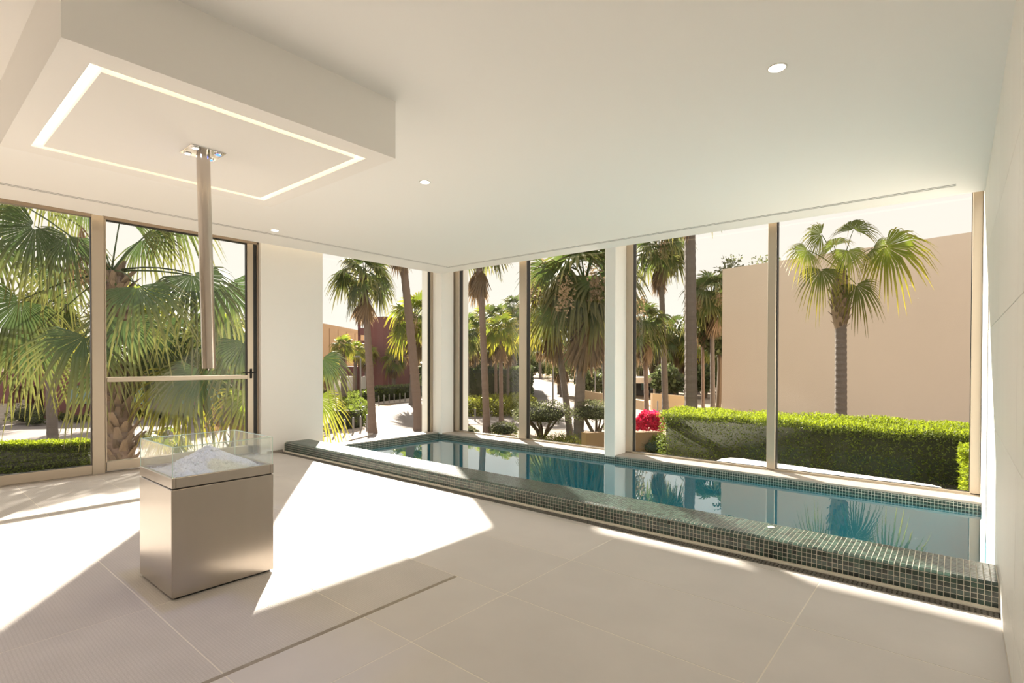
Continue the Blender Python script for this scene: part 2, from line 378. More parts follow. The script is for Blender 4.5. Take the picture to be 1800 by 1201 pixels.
for off, wf in ((-sw, .004), (-.009, .018), (sw-.004, .004)):
    lbar('fin', (sx+off, YBACK, HC-.0015), (sx+off+wf, sy+off+wf, HC+.02), m_ceil, lin)
    lbar('fin', (sx+off, sy+off, HC-.0015), (-.02, sy+off+wf, HC+.02), m_ceil, lin)

# suspended canopy with the light slot
cx, cy_, hb = -3.072, 1.116, 2.2747
can = empty('ceiling_canopy', (cx, cy_, hb)); tag(can, 'white boxed ceiling canopy with a glowing rectangular light slot above the ice fountain', 'ceiling canopy')
hx, hy = .716, .705; ox, oy, w_ = .593, .600, .042
def cb(name, a, b, m=m_canopy): return bx(name, a, b, m, can)
t = .02
def frame4(name, hx, hy, ix, iy, z0, z1, m):
    mb = MB(); mb.box((-hx, -hy, z0), (hx, -iy, z1)); mb.box((-hx, iy, z0), (hx, hy, z1)); mb.box((-hx, -iy, z0), (-ix, iy, z1)); mb.box((ix, -iy, z0), (hx, iy, z1)); return mb.build(name, m, can)
frame4('rim_panel', hx, hy, ox, oy, 0, .1, m_canopy)
frame4('side_panel', hx, hy, hx-t, hy-t, .1, HC-hb, m_canopy)
cb('centre_panel', (-ox+w_, -oy+w_, 0), (ox-w_, oy-w_, .05))
cb('slot_cover', (-hx+t, -hy+t, .101), (hx-t, hy-t, .12), m_canopy)
frame4('light_strip', ox-.001, oy-.001, ox-w_, oy-w_, .088, .099, m_cove)

# ------------------------------------------------------------------ windows and door
m_sets = dict(f=m_frame, d=m_frame_d, g=m_gasket)
def fbox(name, a, b, m, p, bev=.004): return bx(name, a, b, m, p, bev)
ZT = 2.625
w1 = S(empty('window_1'))
fbox('stile', (-6.80, 1.402, 0), (XA, 1.508, ZT+.03), m_frame, w1); fbox('rail', (-6.80, -1.6, 0.012), (XA, 1.402, .105), m_frame, w1)
fbox('rail', (-6.80, -1.6, ZT), (XA, 1.402, ZT+.09), m_frame_d, w1); fbox('stile', (-6.80, -1.6, .105), (XA, -1.5, ZT), m_frame, w1)
bx('gasket', (-6.785, 1.397, .1), (-6.74, 1.4035, ZT), m_gasket, w1); bx('gasket', (-6.785, -1.5, .1035), (-6.74, 1.4, .108), m_gasket, w1)
bx('pane', (-6.772, -1.5, .1), (-6.76, 1.402, ZT), m_window, w1)
bx('head_panel', (-6.82, -1.6, ZT+.09), (-6.76, 3.09, HREC), m_paint, w1)
bx('threshold', (-6.88, -1.6, -.02), (XA+.01, 3.085, .012), m_sill, w1)
d1 = S(empty('door_1'))
fbox('rail', (-6.80, 1.508, .026), (XA-.002, 3.018, .122), m_frame, d1); fbox('rail', (-6.80, 1.508, ZT), (XA, 3.086, ZT+.09), m_frame_d, d1)
fbox('stile', (-6.80, 2.944, .026), (XA-.002, 3.018, ZT), m_frame, d1); fbox('stile', (-6.80, 1.510, .026), (XA-.002, 1.524, ZT), m_frame, d1)
fbox('mid_rail', (-6.80, 1.524, .948), (XA+.012, 2.944, .997), m_frame, d1)
bx('gasket', (-6.80, 3.018, .012), (-6.742, 3.062, ZT), m_gasket, d1); bx('gasket', (-6.785, 2.936, .12), (-6.74, 2.9445, ZT), m_gasket, d1)
bx('gasket', (-6.785, 1.524, ZT-.012), (-6.74, 2.944, ZT), m_gasket, d1)
fbox('jamb', (-6.80, 3.062, 0), (XA, 3.085, ZT+.09), m_frame_d, d1)
bx('pane', (-6.772, 1.52, .12), (-6.76, 2.946, ZT), m_window, d1)
hd = MB(); hd.box((XA-.002, 2.972, .955), (XA+.008, 2.998, 1.075), .003); hd.tube([(XA+.006, 2.985, 1.026), (XA+.055, 2.985, 1.026)], .009, 10)
hd.tube([(XA+.055, 3.012, 1.026), (XA+.055, 2.985, 1.026), (XA+.055, 2.86, 1.026)], .008, 10); tag(hd.build('door_handle', m_black, d1, True), 'black lever door handle')
# pool window in the left wall
w2 = S(empty('window_2'))
Z0 = .035; ZH = HREC
fbox('rail', (-6.84, 3.935, -.05), (-6.75, 6.1, -.006), m_frame, w2); fbox('rail', (-6.84, 3.935, ZH-.05), (-6.75, 6.1, ZH), m_frame, w2)
fbox('stile', (-6.84, 3.932, -.006), (-6.75, 3.96, ZH-.05), m_frame, w2); fbox('stile', (-6.84, 5.945, -.006), (-6.74, 6.06, ZH-.05), m_frame, w2)
bx('gasket', (-6.81, 5.932, -.006), (-6.77, 5.946, ZH-.05), m_gasket, w2)
bx('pane', (-6.805, 3.95, -.01), (-6.793, 5.95, ZH-.04), m_window, w2)
# pool windows
def pool_window(name, x0, x1, xm0, xm1, l0, r1):
    w = S(empty(name)); y0, y1 = YB, YB+.11
    fbox('rail', (x0, y0, .0), (x1, y0+.07, .036), m_frame, w); fbox('rail', (x0, y0, ZH-.06), (x1, y1, ZH), m_frame, w)
    fbox('rail', (x0, y0-.012, -.02), (x1, y0+.07, .022), m_frame, w)
    fbox('stile', (x0, y0, .02), (l0, y1, ZH-.06), m_frame, w); fbox('stile', (r1, y0, .02), (x1, y1, ZH-.06), m_frame, w)
    fbox('mullion', (xm0, y0, .02), (xm1, y1, ZH-.06), m_frame, w)
    for a in (l0, xm1): bx('gasket', (a, y0+.025, .036), (a+.006, y1-.02, ZH-.06), m_gasket, w)
    for b in (xm0, r1): bx('gasket', (b-.005, y0+.025, .036), (b, y1-.02, ZH-.06), m_gasket, w)
    for a, b in ((l0, xm0), (xm1, r1)):
        bx('pane', (a-.004, y0+.05, .03), (b+.004, y0+.062, ZH-.05), m_window, w)
        bx('gasket', (a, y0+.035, .036), (b, y0+.049, .041), m_gasket, w)
    return w
pool_window('window_3', -6.42, -3.385, -4.992, -4.86, -6.265, -3.545)
pool_window('window_4', -3.235, XR+.0, -1.562, -1.478, -3.145, .092)

# ------------------------------------------------------------------ pool
PZ = -1.15; WZ = -.055
PX0, PY0, PY1 = -6.43, 3.715, 5.85
pool = S(empty('pool_basin')); 
bx('pool_floor', (PX0, 3.40, PZ-.1), (XR+.014, 5.86, PZ), m_pool, pool)
bx('pool_side', (PX0-.05, PY0, PZ), (PX0, 5.86, -.07), m_pool, pool); bx('pool_side', (PX0, PY1, PZ), (XR+.014, PY1+.05, -.07), m_pool, pool)
bx('pool_side', (PX0, PY0-.06, PZ), (XR+.014, PY0, -.07), m_pool, pool); bx('pool_side', (XR-.004, PY0, PZ), (XR+.014, PY1, -.07), m_pool, pool)
bx('pool_step', (PX0, PY0, PZ), (PX0+.5, PY1, PZ+.45), m_pool, pool)
wv = mesh_obj('pool_water', [(PX0, PY0, WZ), (XR, PY0, WZ), (XR, PY1, WZ), (PX0, PY1, WZ)], [(0, 1, 2, 3)], m_water)
tag(wv, 'still turquoise pool water mirroring the windows and palm trees', 'water', kind='stuff')

sill = S(empty('trim_1'))
MB().box((PX0-.0, 5.846, -.006), (-3.39, 6.12, .016), .003).build('sill_stone', m_sill, sill)
MB().box((-3.23, 5.846, -.006), (XR, 6.12, .016), .003).build('sill_stone', m_sill, sill)
MB().box((XA-.02, 3.95, -.02), (PX0-.05, 5.85, .006), .003).build('sill_stone', m_sill, sill)
MB().box((PX0-.05, 3.8, .008), (PX0+.004, 5.846, .03), .003).build('sill_stone', m_sill, sill)

# coping kerb with mosaic
cop = empty('pool_kerb', (-3.2, 3.55, 0)); tag(cop, 'long raised pool kerb clad in dark green mosaic with a rounded edge', 'pool kerb')
inv = Matrix.Translation((3.2, -3.55, 0))
FY, CT, RA = 3.385, .122, .032
prof = [(FY, -.045), (FY, CT-RA)] + [(FY+RA-RA*math.cos(a), CT-RA+RA*math.sin(a)) for a in np.linspace(.15, PI/2, 8)] + [(PY0, CT), (PY0, -.09)]
def prof_pts(x): return [(x, y, z) for y, z in prof]
n_ = len(prof); L0, L1 = -6.69, XR-.001
v = prof_pts(L0)+[(L0, PY0-.02, -.09), (L0, FY, -.05)] + prof_pts(L1)+[(L1, PY0-.02, -.09), (L1, FY, -.05)]; k_ = n_+2
body = mesh_obj('kerb_body', v, [tuple(range(k_)), tuple(range(k_, 2*k_))[::-1]] + [(i+1, i, k_+i, k_+i+1) for i in range(n_-1)], m_pgrout, cop); body.matrix_parent_inverse = inv
# arc-length walk along the profile
def walk():
    pts = [(FY, .012), (FY, CT-RA)] + [(FY+RA-RA*math.cos(a), CT-RA+RA*math.sin(a)) for a in np.linspace(.1, PI/2, 10)] + [(PY0, CT), (PY0, -.075)]
    P = np.array(pts); s = np.concatenate([[0], np.cumsum(np.hypot(*np.diff(P, axis=0).T))]); return P, s
PP, ss = walk(); pitch = .0252
def prof_at(q): return np.array([np.interp(q, ss, PP[:, 0]), np.interp(q, ss, PP[:, 1])])
rows = int(ss[-1]/pitch); cols = int((XR-L0)/pitch)
h_, t_, b_ = .0112, .0022, .0012
tv = [(-h_, -h_, 0), (h_, -h_, 0), (h_, h_, 0), (-h_, h_, 0), (-h_+b_, -h_+b_, t_), (h_-b_, -h_+b_, t_), (h_-b_, h_-b_, t_), (-h_+b_, h_-b_, t_)]
tf = [(4, 5, 6, 7), (0, 1, 5, 4), (1, 2, 6, 5), (2, 3, 7, 6), (3, 0, 4, 7)]
TV = np.array(tv)
allt = []
for r in range(rows):
    q = (r+.5)*pitch; p = prof_at(q); d = prof_at(min(q+.008, ss[-1]))-prof_at(max(q-.008, 0)); d /= np.hypot(*d)
    nrm = np.array([-d[1], d[0]])                       # outward in (y, z)
    for c in range(cols):
        xx = XR-.004-(c+.5)*pitch
        B = np.array([[1, 0, 0], [0, d[0], nrm[0]], [0, d[1], nrm[1]]])
        pos = np.array([xx, p[0], p[1]]); toc = np.array([0, 0, 1.17])-pos
        area = max(0, (B[:, 2]@toc))/np.linalg.norm(toc)**3
        allt.append((area, r, c, B, pos))
allt.sort(key=lambda a: -a[0])
proto = mesh_obj('mosaic_tile', tv, tf, m_mos)
for i, (_, r, c, B, pos) in enumerate(allt[:300]):
    o = proto if i == 0 else proto.copy()
    if i: C.objects.link(o)
    o.parent = cop; o.matrix_parent_inverse = inv
    o.matrix_basis = Matrix([[*B[0], pos[0]], [*B[1], pos[1]], [*B[2], pos[2]], [0, 0, 0, 1]])
V_, F_ = [], []
for (_, r, c, B, pos) in allt[300:]:
    n = len(V_); V_ += [tuple(q) for q in (TV@B.T+pos)]; F_ += [tuple(i+n for i in f) for f in tf]
mo = mesh_obj('mosaic_tiles', V_, F_, m_mos, cop); mo.matrix_parent_inverse = inv; mo['kind'] = 'stuff'
# waterline mosaic on the far and left sides of the pool
bm_ = MB(); bm_.box((PX0, PY1-.001, -.085), (XR, PY1+.05, .012)); bm_.box((PX0-.05, PY0, -.085), (PX0+.001, PY1, .012)); bm_.build('waterline_band', m_pgrout, pool)
V_, F_ = [], []
def wl_tile(pos, B):
    n = len(V_); V_.extend(tuple(q) for q in (TV@np.array(B).T+np.array(pos))); F_.extend(tuple(i+n for i in f) for f in tf)
for r in range(4):
    z = .012-.0135-r*pitch
    for c in range(int((XR-PX0)/pitch)): wl_tile((XR-.0135-c*pitch, PY1-.001, z), [[1, 0, 0], [0, 0, -1], [0, 1, 0]])
    for c in range(int((PY1-PY0)/pitch)): wl_tile((PX0+.001, PY1-.0135-c*pitch, z), [[0, 0, 1], [1, 0, 0], [0, 1, 0]])
mo = mesh_obj('mosaic_tiles', V_, F_, m_mos, pool); mo['kind'] = 'stuff'
cap = MB().lathe([(.021, 0), (.021, .003), (.016, .006), (.004, .007)], n=18).build('kerb_cap', m_white, None, True); cap.location = (-.893, 3.628, CT+.002)
tag(cap, 'small round white cap set in the mosaic top of the pool kerb', 'cap')

# drain grate in front of the kerb
dr = empty('drain_grate', (-3.2, 3.335, 0)); tag(dr, 'long grey slotted drain grate along the foot of the pool kerb', 'drain grate')
inv = Matrix.Translation((3.2, -3.335, 0))
def dpart(o): o.matrix_parent_inverse = inv; return o
GY0, GY1 = 3.294, 3.366
dpart(bx('channel', (L0, GY0, -.03), (XR, GY1, -.022), m_slot, dr))
for a, b in ((GY0, GY0+.009), (GY1-.009, GY1), (3.326, 3.332)): dpart(bx('edge_bar', (L0, a, -.022), (XR, b, -.001), m_grey, dr))
dpart(bx('mortar_strip', (L0, GY1, -.03), (XR, FY+.002, .004), m_pgrout, dr))
proto = dpart(bx('bar', (-.0065, GY0+.004, -.018), (.0065, GY1-.004, -.002), m_grey, dr))
nb = int((XR-L0)/.0215)
for i in range(300):
    o = proto if i == 0 else proto.copy()
    if i: C.objects.link(o)
    o.matrix_basis = Matrix.Translation((XR-.012-i*.0215, 0, 0))
mb = MB()
for i in range(300, nb): x_ = XR-.012-i*.0215; mb.box((x_-.0065, GY0+.004, -.018), (x_+.0065, GY1-.004, -.002))
o = dpart(mb.build('bars', m_grey, dr)); o['kind'] = 'stuff'

# ------------------------------------------------------------------ downlights
def downlight(x, y, label, vis=True):
    d = empty('downlight', (x, y, HC)); tag(d, label, 'downlight', 'recessed ceiling downlights')
    MB().lathe([(.044, -.0005), (.044, -.003), (.038, -.004), (.036, -.002)], n=24).build('trim_ring', m_white, d, True)
    MB().lathe([(.033, -.0048), (.033, -.0042)], n=20).build('diffuser', m_lamp, d)
    l = bpy.data.lights.new('spot_lamp', 'SPOT'); l.energy = DOWNLIGHT_W; l.spot_size = math.radians(125); l.spot_blend = 1; l.shadow_soft_size = .035; l.color = (1, .93, .84)
    lo = bpy.data.objects.new('spot_lamp', l); C.objects.link(lo); lo.parent = d; lo.location = (0, 0, -.03)
downlight(-.675, 2.783, 'bright round downlight in the ceiling nearest the right wall')
downlight(-3.229, 2.782, 'small round downlight in the ceiling beyond the canopy corner')
downlight(-5.672, 2.772, 'small round downlight in the ceiling beside the air slot near the white column')
for x in (-.675, -5.672):  # unseen lamps added behind the viewpoint to fill the room with light
    for y in (.2, -2.3): downlight(x, y, 'added unseen downlight %s %s' % ('by the right wall' if x > -2 else 'by the left window wall', 'in the row over the viewpoint' if y > 0 else 'in the row at the back wall'))
downlight(-3.229, -2.3, 'added unseen downlight in the middle of the row at the back wall')

# ------------------------------------------------------------------ ice fountain
bx0, bx1, by0, by1 = -3.404, -2.913, .914, 1.414
fx, fy = (bx0+bx1)/2, (by0+by1)/2; hx, hy = (bx1-bx0)/2, (by1-by0)/2
fo = empty('ice_fountain', (fx, fy, 0)); tag(fo, 'stainless steel cabinet with a frosted glass basin on top under the ceiling canopy', 'ice fountain')
bx('plinth', (-hx+.015, -hy+.015, 0), (hx-.015, hy-.015, .012), m_slot, fo)
bx('cabinet', (-hx+.003, -hy, .011), (hx-.003, hy, .541), m_steel, fo, .003)
bx('front_panel', (hx-.004, -hy+.001, .012), (hx, hy-.001, .540), m_steel, fo, .0015)
bx('side_panel', (-hx, -hy-.001, .012), (hx-.005, -hy+.004, .540), m_steel, fo, .0015)
bx('shadow_gap', (-hx+.008, -hy+.008, .541), (hx-.008, hy-.008, .546), m_slot, fo)
mb = MB(); g = .018
mb.box((-hx, -hy, .546), (hx, -hy+g, .598), .002); mb.box((-hx, hy-g, .546), (hx, hy, .598), .002)
mb.box((-hx, -hy+g, .546), (-hx+g, hy-g, .598), .002); mb.box((hx-g, -hy+g, .546), (hx, hy-g, .598), .002)
mb.build('rim', m_steel, fo); bx('basin_tray', (-hx+g, -hy+g, .55), (hx-g, hy-g, .575), m_steel, fo)
gt = .010; e = .004; m_edge = mat('glass_edge_green', (.62, .80, .73), .2, spec=.6)
for a, b in (((-hx+e, -hy+e), (hx-e, -hy+e+gt)), ((-hx+e, hy-e-gt), (hx-e, hy-e)), ((-hx+e, -hy+e+gt), (-hx+e+gt, hy-e-gt)), ((hx-e-gt, -hy+e+gt), (hx-e, hy-e-gt))):
    bx('glass_pane', (a[0], a[1], .58), (b[0], b[1], .7465), m_basin, fo)
mb = MB(); z0, z1 = .7465, .749
for a, b in (((-hx+e, -hy+e), (hx-e, -hy+e+gt)), ((-hx+e, hy-e-gt), (hx-e, hy-e)), ((-hx+e, -hy+e+gt), (-hx+e+gt, hy-e-gt)), ((hx-e-gt, -hy+e+gt), (hx-e, hy-e-gt))): mb.box((a[0], a[1], z0), (b[0], b[1], z1))
for X, Y in ((-1, -1), (1, -1), (1, 1), (-1, 1)): mb.box((X*(hx-e)-.0015, Y*(hy-e)-.0015, .598), (X*(hx-e)+.0015, Y*(hy-e)+.0015, z1))
mb.build('glass_edge', m_edge, fo)
# mound of crushed ice
N_ = 34; v = []; f = []
for j in range(N_):
    for i in range(N_):
        X = (i/(N_-1)*2-1); Y = (j/(N_-1)*2-1); r = math.hypot(X-.05, Y)
        z = .578+.006*rng.random()+.125*max(0, 1-r*.95)**1.15+.008*rng.random()*(r < 1)
        v.append((fx+X*(hx-g-.002), fy+Y*(hy-g-.002), z))
for j in range(N_-1):
    for i in range(N_-1): a = j*N_+i; f.append((a, a+1, a+N_+1, a+N_))
nb0 = len(v)
for k in range(380):
    X, Y = rng.uniform(-.95, .95, 2); r = math.hypot(X-.05, Y); z = .585+.125*max(0, 1-r*.95)**1.15
    c = Vector((fx+X*(hx-g-.006), fy+Y*(hy-g-.006), z+.002)); s_ = rng.uniform(.003, .008); n = len(v)
    for q in ((1, 0, 0), (-1, 0, 0), (0, 1, 0), (0, -1, 0), (0, 0, 1), (0, 0, -1)): v.append(c+Vector(q)*s_*rng.uniform(.7, 1.2))
    f += [(n+a, n+b, n+c_) for a, b, c_ in ((0, 2, 4), (2, 1, 4), (1, 3, 4), (3, 0, 4), (2, 0, 5), (1, 2, 5), (3, 1, 5), (0, 3, 5))]
ice = mesh_obj('crushed_ice', v, f, m_ice); tag(ice, 'white cone of crushed ice heaped inside the glass basin', 'ice', kind='stuff')
# ice chute
pt, pb = Vector((cx, cy_, hb)), at(367.5, 648, 2.81)
ch = empty('ice_chute', pt); tag(ch, 'stainless steel ice chute tube hanging from the canopy with blue lights at its top', 'ice chute')
o = MB().tube([(0, 0, .0), (pb-pt)*.5, pb-pt], .0325, 32, caps=False).build('tube', m_steel_pole, ch, True)
MB().tube([(pb-pt)*.6, (pb-pt)*.998], .0305, 24, caps=False).build('tube_lining', m_slot, ch, True)
bx('ceiling_plate', (-.084, -.084, -.006), (.084, .084, 0), m_chrome, ch, .002)
for (dx, dy, m) in ((-.055, -.055, m_bluewhite), (.055, .055, m_blue), (-.055, .055, m_blue), (.055, -.055, m_bluewhite)):
    MB().lathe([(.017, -.011), (.02, -.006)], (dx, dy, 0), 14).build('lamp_ring', m_chrome, ch, True)
    MB().lathe([(.0125, -.0125), (.0125, -.011)], (dx, dy, 0), 14).build('led', m, ch)
l = bpy.data.lights.new('blue_lamp', 'SPOT'); l.energy = 20; l.color = (.12, .28, 1); l.spot_size = math.radians(70); l.shadow_soft_size = .012
lo = bpy.data.objects.new('blue_lamp', l); C.objects.link(lo); lo.parent = ch; lo.location = (-.046, -.040, -.02)

# ================================================================== OUTSIDE
gr = S(MB().box((-170, -90, GZ-.5), (90, 220, GZ)).build('ground', m_ground))
def patch(name, pts, m, h, label, cat, kind='structure'):
    q = [ground(px, py) for px, py in pts]
    mb = MB().prism([(p.x, p.y) for p in q], GZ-.1, GZ+h)
    o = mb.build(name, m); tag(o, label, cat, kind=kind) if kind != 'structure' else S(o); return o
patch('road', [(-400, 706), (180, 706), (480, 700), (480, 742), (640, 735), (700, 708), (790, 704), (800, 740), (808, 1000), (-400, 1000)], m_road, .012, '', '')
patch('road', [(804, 745), (926, 752), (1060, 760), (1170, 730), (1170, 716), (1010, 712), (985, 690), (968, 674), (950, 667), (928, 665), (928, 690), (945, 712), (925, 730), (800, 727)], m_road, .016, '', '')
patch('footpath', [(560, 790), (655, 766), (662, 745), (640, 728), (655, 714), (740, 705), (800, 702), (800, 697), (735, 699), (640, 712), (618, 730), (628, 752), (560, 772)], m_path, .05, '', '')
patch('footpath', [(926, 660), (962, 664), (1000, 680), (1060, 712), (1200, 716), (1200, 708), (1080, 700), (1010, 674), (975, 660), (926, 657)], m_tan, .05, '', '')
patch('lawn', [(1100, 812), (1100, 800), (1060, 790), (1110, 783), (1280, 783), (1280, 830), (1100, 830)], m_lawn, .02, '', '')
patch('lawn', [(1215, 735), (1225, 718), (1275, 716), (1300, 740)], m_lawn, .05, '', '')
patch('lawn', [(820, 795), (850, 783), (930, 778), (1050, 793), (1050, 830), (820, 830)], m_lawn, .03, '', '')

# ---- leaf clouds: hedges, bushes
def leaf_geo(P, Nrm, size, asp=.5, jit=.7):
    """one small rhombic leaf per point"""
    n = len(P); D = Nrm*1.0+rng.normal(size=(n, 3))*jit; D /= np.linalg.norm(D, axis=1)[:, None]
    T = np.cross(D, rng.normal(size=(n, 3))); T /= np.linalg.norm(T, axis=1)[:, None]
    s = size*rng.uniform(.6, 1.3, (n, 1))
    V = np.stack([P-D*s*.5, P+T*s*asp*.5, P+D*s*.5, P-T*s*asp*.5], 1).reshape(-1, 3)
    return V, np.arange(4*n).reshape(-1, 4)
def fast_mesh(name, V, F, mats, mi=None, parent=None):
    me = bpy.data.meshes.new(name); n = len(V); k = len(F)
    me.vertices.add(n); me.vertices.foreach_set('co', np.asarray(V, np.float32).ravel())
    me.loops.add(k*4); me.loops.foreach_set('vertex_index', np.asarray(F, np.int32).ravel())
    me.polygons.add(k); me.polygons.foreach_set('loop_start', np.arange(0, 4*k, 4, dtype=np.int32)); me.polygons.foreach_set('loop_total', np.full(k, 4, np.int32))
    for m in mats: me.materials.append(m)
    if mi is not None: me.polygons.foreach_set('material_index', np.asarray(mi, np.int32))
    me.update(calc_edges=True); me.validate()
    o = bpy.data.objects.new(name, me); C.objects.link(o)
    if parent: o.parent = parent
    return o
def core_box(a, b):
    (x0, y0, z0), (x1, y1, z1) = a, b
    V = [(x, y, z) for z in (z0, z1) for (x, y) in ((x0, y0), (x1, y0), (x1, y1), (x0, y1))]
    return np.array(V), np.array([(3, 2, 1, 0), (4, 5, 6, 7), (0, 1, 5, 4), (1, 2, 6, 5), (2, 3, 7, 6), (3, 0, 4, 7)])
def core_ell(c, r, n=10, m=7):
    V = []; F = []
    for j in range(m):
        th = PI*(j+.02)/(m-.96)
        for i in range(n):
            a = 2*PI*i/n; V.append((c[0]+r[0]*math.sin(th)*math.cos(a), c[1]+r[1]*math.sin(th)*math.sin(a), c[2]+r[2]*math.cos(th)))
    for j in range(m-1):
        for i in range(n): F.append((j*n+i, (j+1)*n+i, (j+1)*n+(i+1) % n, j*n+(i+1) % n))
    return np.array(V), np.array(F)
def cloud(name, pieces, size, m, label, cat='bush', group=None, cores=(), asp=.5, parent=None, jit=.7):
    Vs, Fs, Ms = [], [], []; n = 0
    for V, F, k in [(*leaf_geo(P, Nn, size, asp, jit), 0) for P, Nn in pieces] + [(V, F, 1) for V, F in cores]:
        Vs.append(V); Fs.append(F+n); Ms.append(np.full(len(F), k)); n += len(V)
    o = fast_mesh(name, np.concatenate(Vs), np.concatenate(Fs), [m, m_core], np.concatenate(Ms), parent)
    if label: tag(o, label, cat, group)
    return o
def box_pts(a, b, n, top=1.0, thick=.1, wob=.04):
    a = np.array(a, float); b = np.array(b, float); d = b-a
    ar = np.array([d[0]*d[1]*top, d[0]*d[2], d[0]*d[2], d[1]*d[2], d[1]*d[2]]); pr = ar/ar.sum()
    k = rng.choice(5, n, p=pr); u = rng.random((n, 3)); P = a+u*d; Nn = np.zeros((n, 3))
    for i, (ax, side) in enumerate(((2, 1), (1, 0), (1, 1), (0, 0), (0, 1))):
        s = k == i; P[s, ax] = (b if side else a)[ax]; Nn[s, ax] = 1 if side else -1
    P -= Nn*rng.random((n, 1))*thick
    P += Nn*(np.sin(P[:, :1]*5+P[:, 1:2]*4)*np.cos(P[:, 2:3]*6+P[:, :1]*3))*wob
    return P, Nn
def ell_pts(c, r, n, thick=.25, lump=.12, low=-.6):
    N3 = rng.normal(size=(n*2, 3)); N3 /= np.linalg.norm(N3, axis=1)[:, None]; N3 = N3[N3[:, 2] > low][:n]
    k = 1+lump*np.sin(N3[:, 0]*7+c[0])*np.cos(N3[:, 1]*6+c[1])+lump*.7*np.sin(N3[:, 2]*9)
    P = np.array(c)+N3*np.array(r)*(k-thick*rng.random(len(N3))**1.5)[:, None]
    return P, N3
def bush(px, by, w, h, m, label, size=None, cat='bush', n=700, group=None, lift=0, core=.72, name='shrub'):
    """a bush standing on the street level: foot pixel, width and height in pixels"""
    p = ground(px, by); dep = depth_of(p); s = dep/FOC; rx, rz = w*s/2, h*s/2
    c = (p.x, p.y, GZ+rz*.92+lift*s)
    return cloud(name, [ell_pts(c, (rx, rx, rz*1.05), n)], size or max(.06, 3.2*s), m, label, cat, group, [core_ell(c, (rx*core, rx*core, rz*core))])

# big clipped hedge outside the pool window
hg = empty('clipped_hedge', (-1.5, 8.8, -.9)); tag(hg, 'long clipped box hedge with a sunlit top behind the pool windows', 'hedge')
hp = Matrix.Translation((1.5, -8.8, .9))
def hbox(name, a, b, n, m, top, size, sub): 
    P, Nn = box_pts(a, b, n, top); aa = np.array(a)+.1; bb = np.array(b)-.1; bb[2] += .02
    o = cloud(name, [(P, Nn)], size, m, None, cores=[core_box(aa, bb)], asp=.34, parent=sub); o.matrix_parent_inverse = hp; return o
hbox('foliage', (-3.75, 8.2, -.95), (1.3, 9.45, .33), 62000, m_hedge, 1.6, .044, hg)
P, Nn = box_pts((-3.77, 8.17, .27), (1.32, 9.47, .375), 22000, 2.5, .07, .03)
o = cloud('painted_sunlit_top', [(P, Nn)], .042, m_hedge_yellow_lit, None, asp=.3, parent=hg); o.matrix_parent_inverse = hp  # brighter leaf layer: sunlight on the hedge top put into the colour
bx('planting_terrace', (-3.6, 7.9, GZ), (1.6, 9.6, -.93), m_ground)['kind'] = 'structure'
P, Nn = box_pts((.02, 7.15, -.8), (.9, 7.9, .27), 11000, 1.2)
cloud('yellow_hedge', [(P, Nn)], .06, m_hedge_yellow_lit, 'bright yellow green hedge at the right end of the pool window', 'hedge', cores=[core_box((.12, 7.25, -.8), (.8, 7.8, .17))], asp=.3)
S(bx('terrace', (-3.0, 6.32, -1.9), (2.0, 7.92, -.5), m_kerb))
# low white bench outside
bn = MB(); pts = [(-2.16, 6.335), (-.1, 6.335), (-.12, 6.37), (-.17, 6.41), (-.30, 6.45), (-2.0, 6.68), (-2.1, 6.64), (-2.16, 6.5)]
bn.prism(pts, -.10, .012); be = empty('garden_bench', (-1.1, 6.5, -.5)); tag(be, 'long low white bench with rounded ends between window and hedge', 'bench')
o = bn.build('seat', m_white, be); o.matrix_parent_inverse = Matrix.Translation((1.1, -6.5, .5))
for xx in (-1.8, -1.1, -.45):
    o = bx('leg', (xx-.08, 6.34, -.5), (xx+.08, 6.42, -.10), m_white, be); o.matrix_parent_inverse = Matrix.Translation((1.1, -6.5, .5))

# left window hedge
a = ground(-60, 836); b = ground(148, 832)
hl = empty('garden_hedge', a); tag(hl, 'square cut low hedge on the paving outside the left window', 'hedge')
u = (b-a); ln = u.length; hl.rotation_euler = (0, 0, math.atan2(u.y, u.x))
P, Nn = box_pts((0, 0, 0), (ln, .55, .80), 9000, 1.5, .08, .03)
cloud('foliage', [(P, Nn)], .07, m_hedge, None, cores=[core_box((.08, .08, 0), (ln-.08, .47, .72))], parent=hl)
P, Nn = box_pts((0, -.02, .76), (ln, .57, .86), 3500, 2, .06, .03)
cloud('painted_sunlit_top', [(P, Nn)], .06, m_hedge_yellow_lit, None, parent=hl)  # sunlit top painted with the same brighter leaf colour

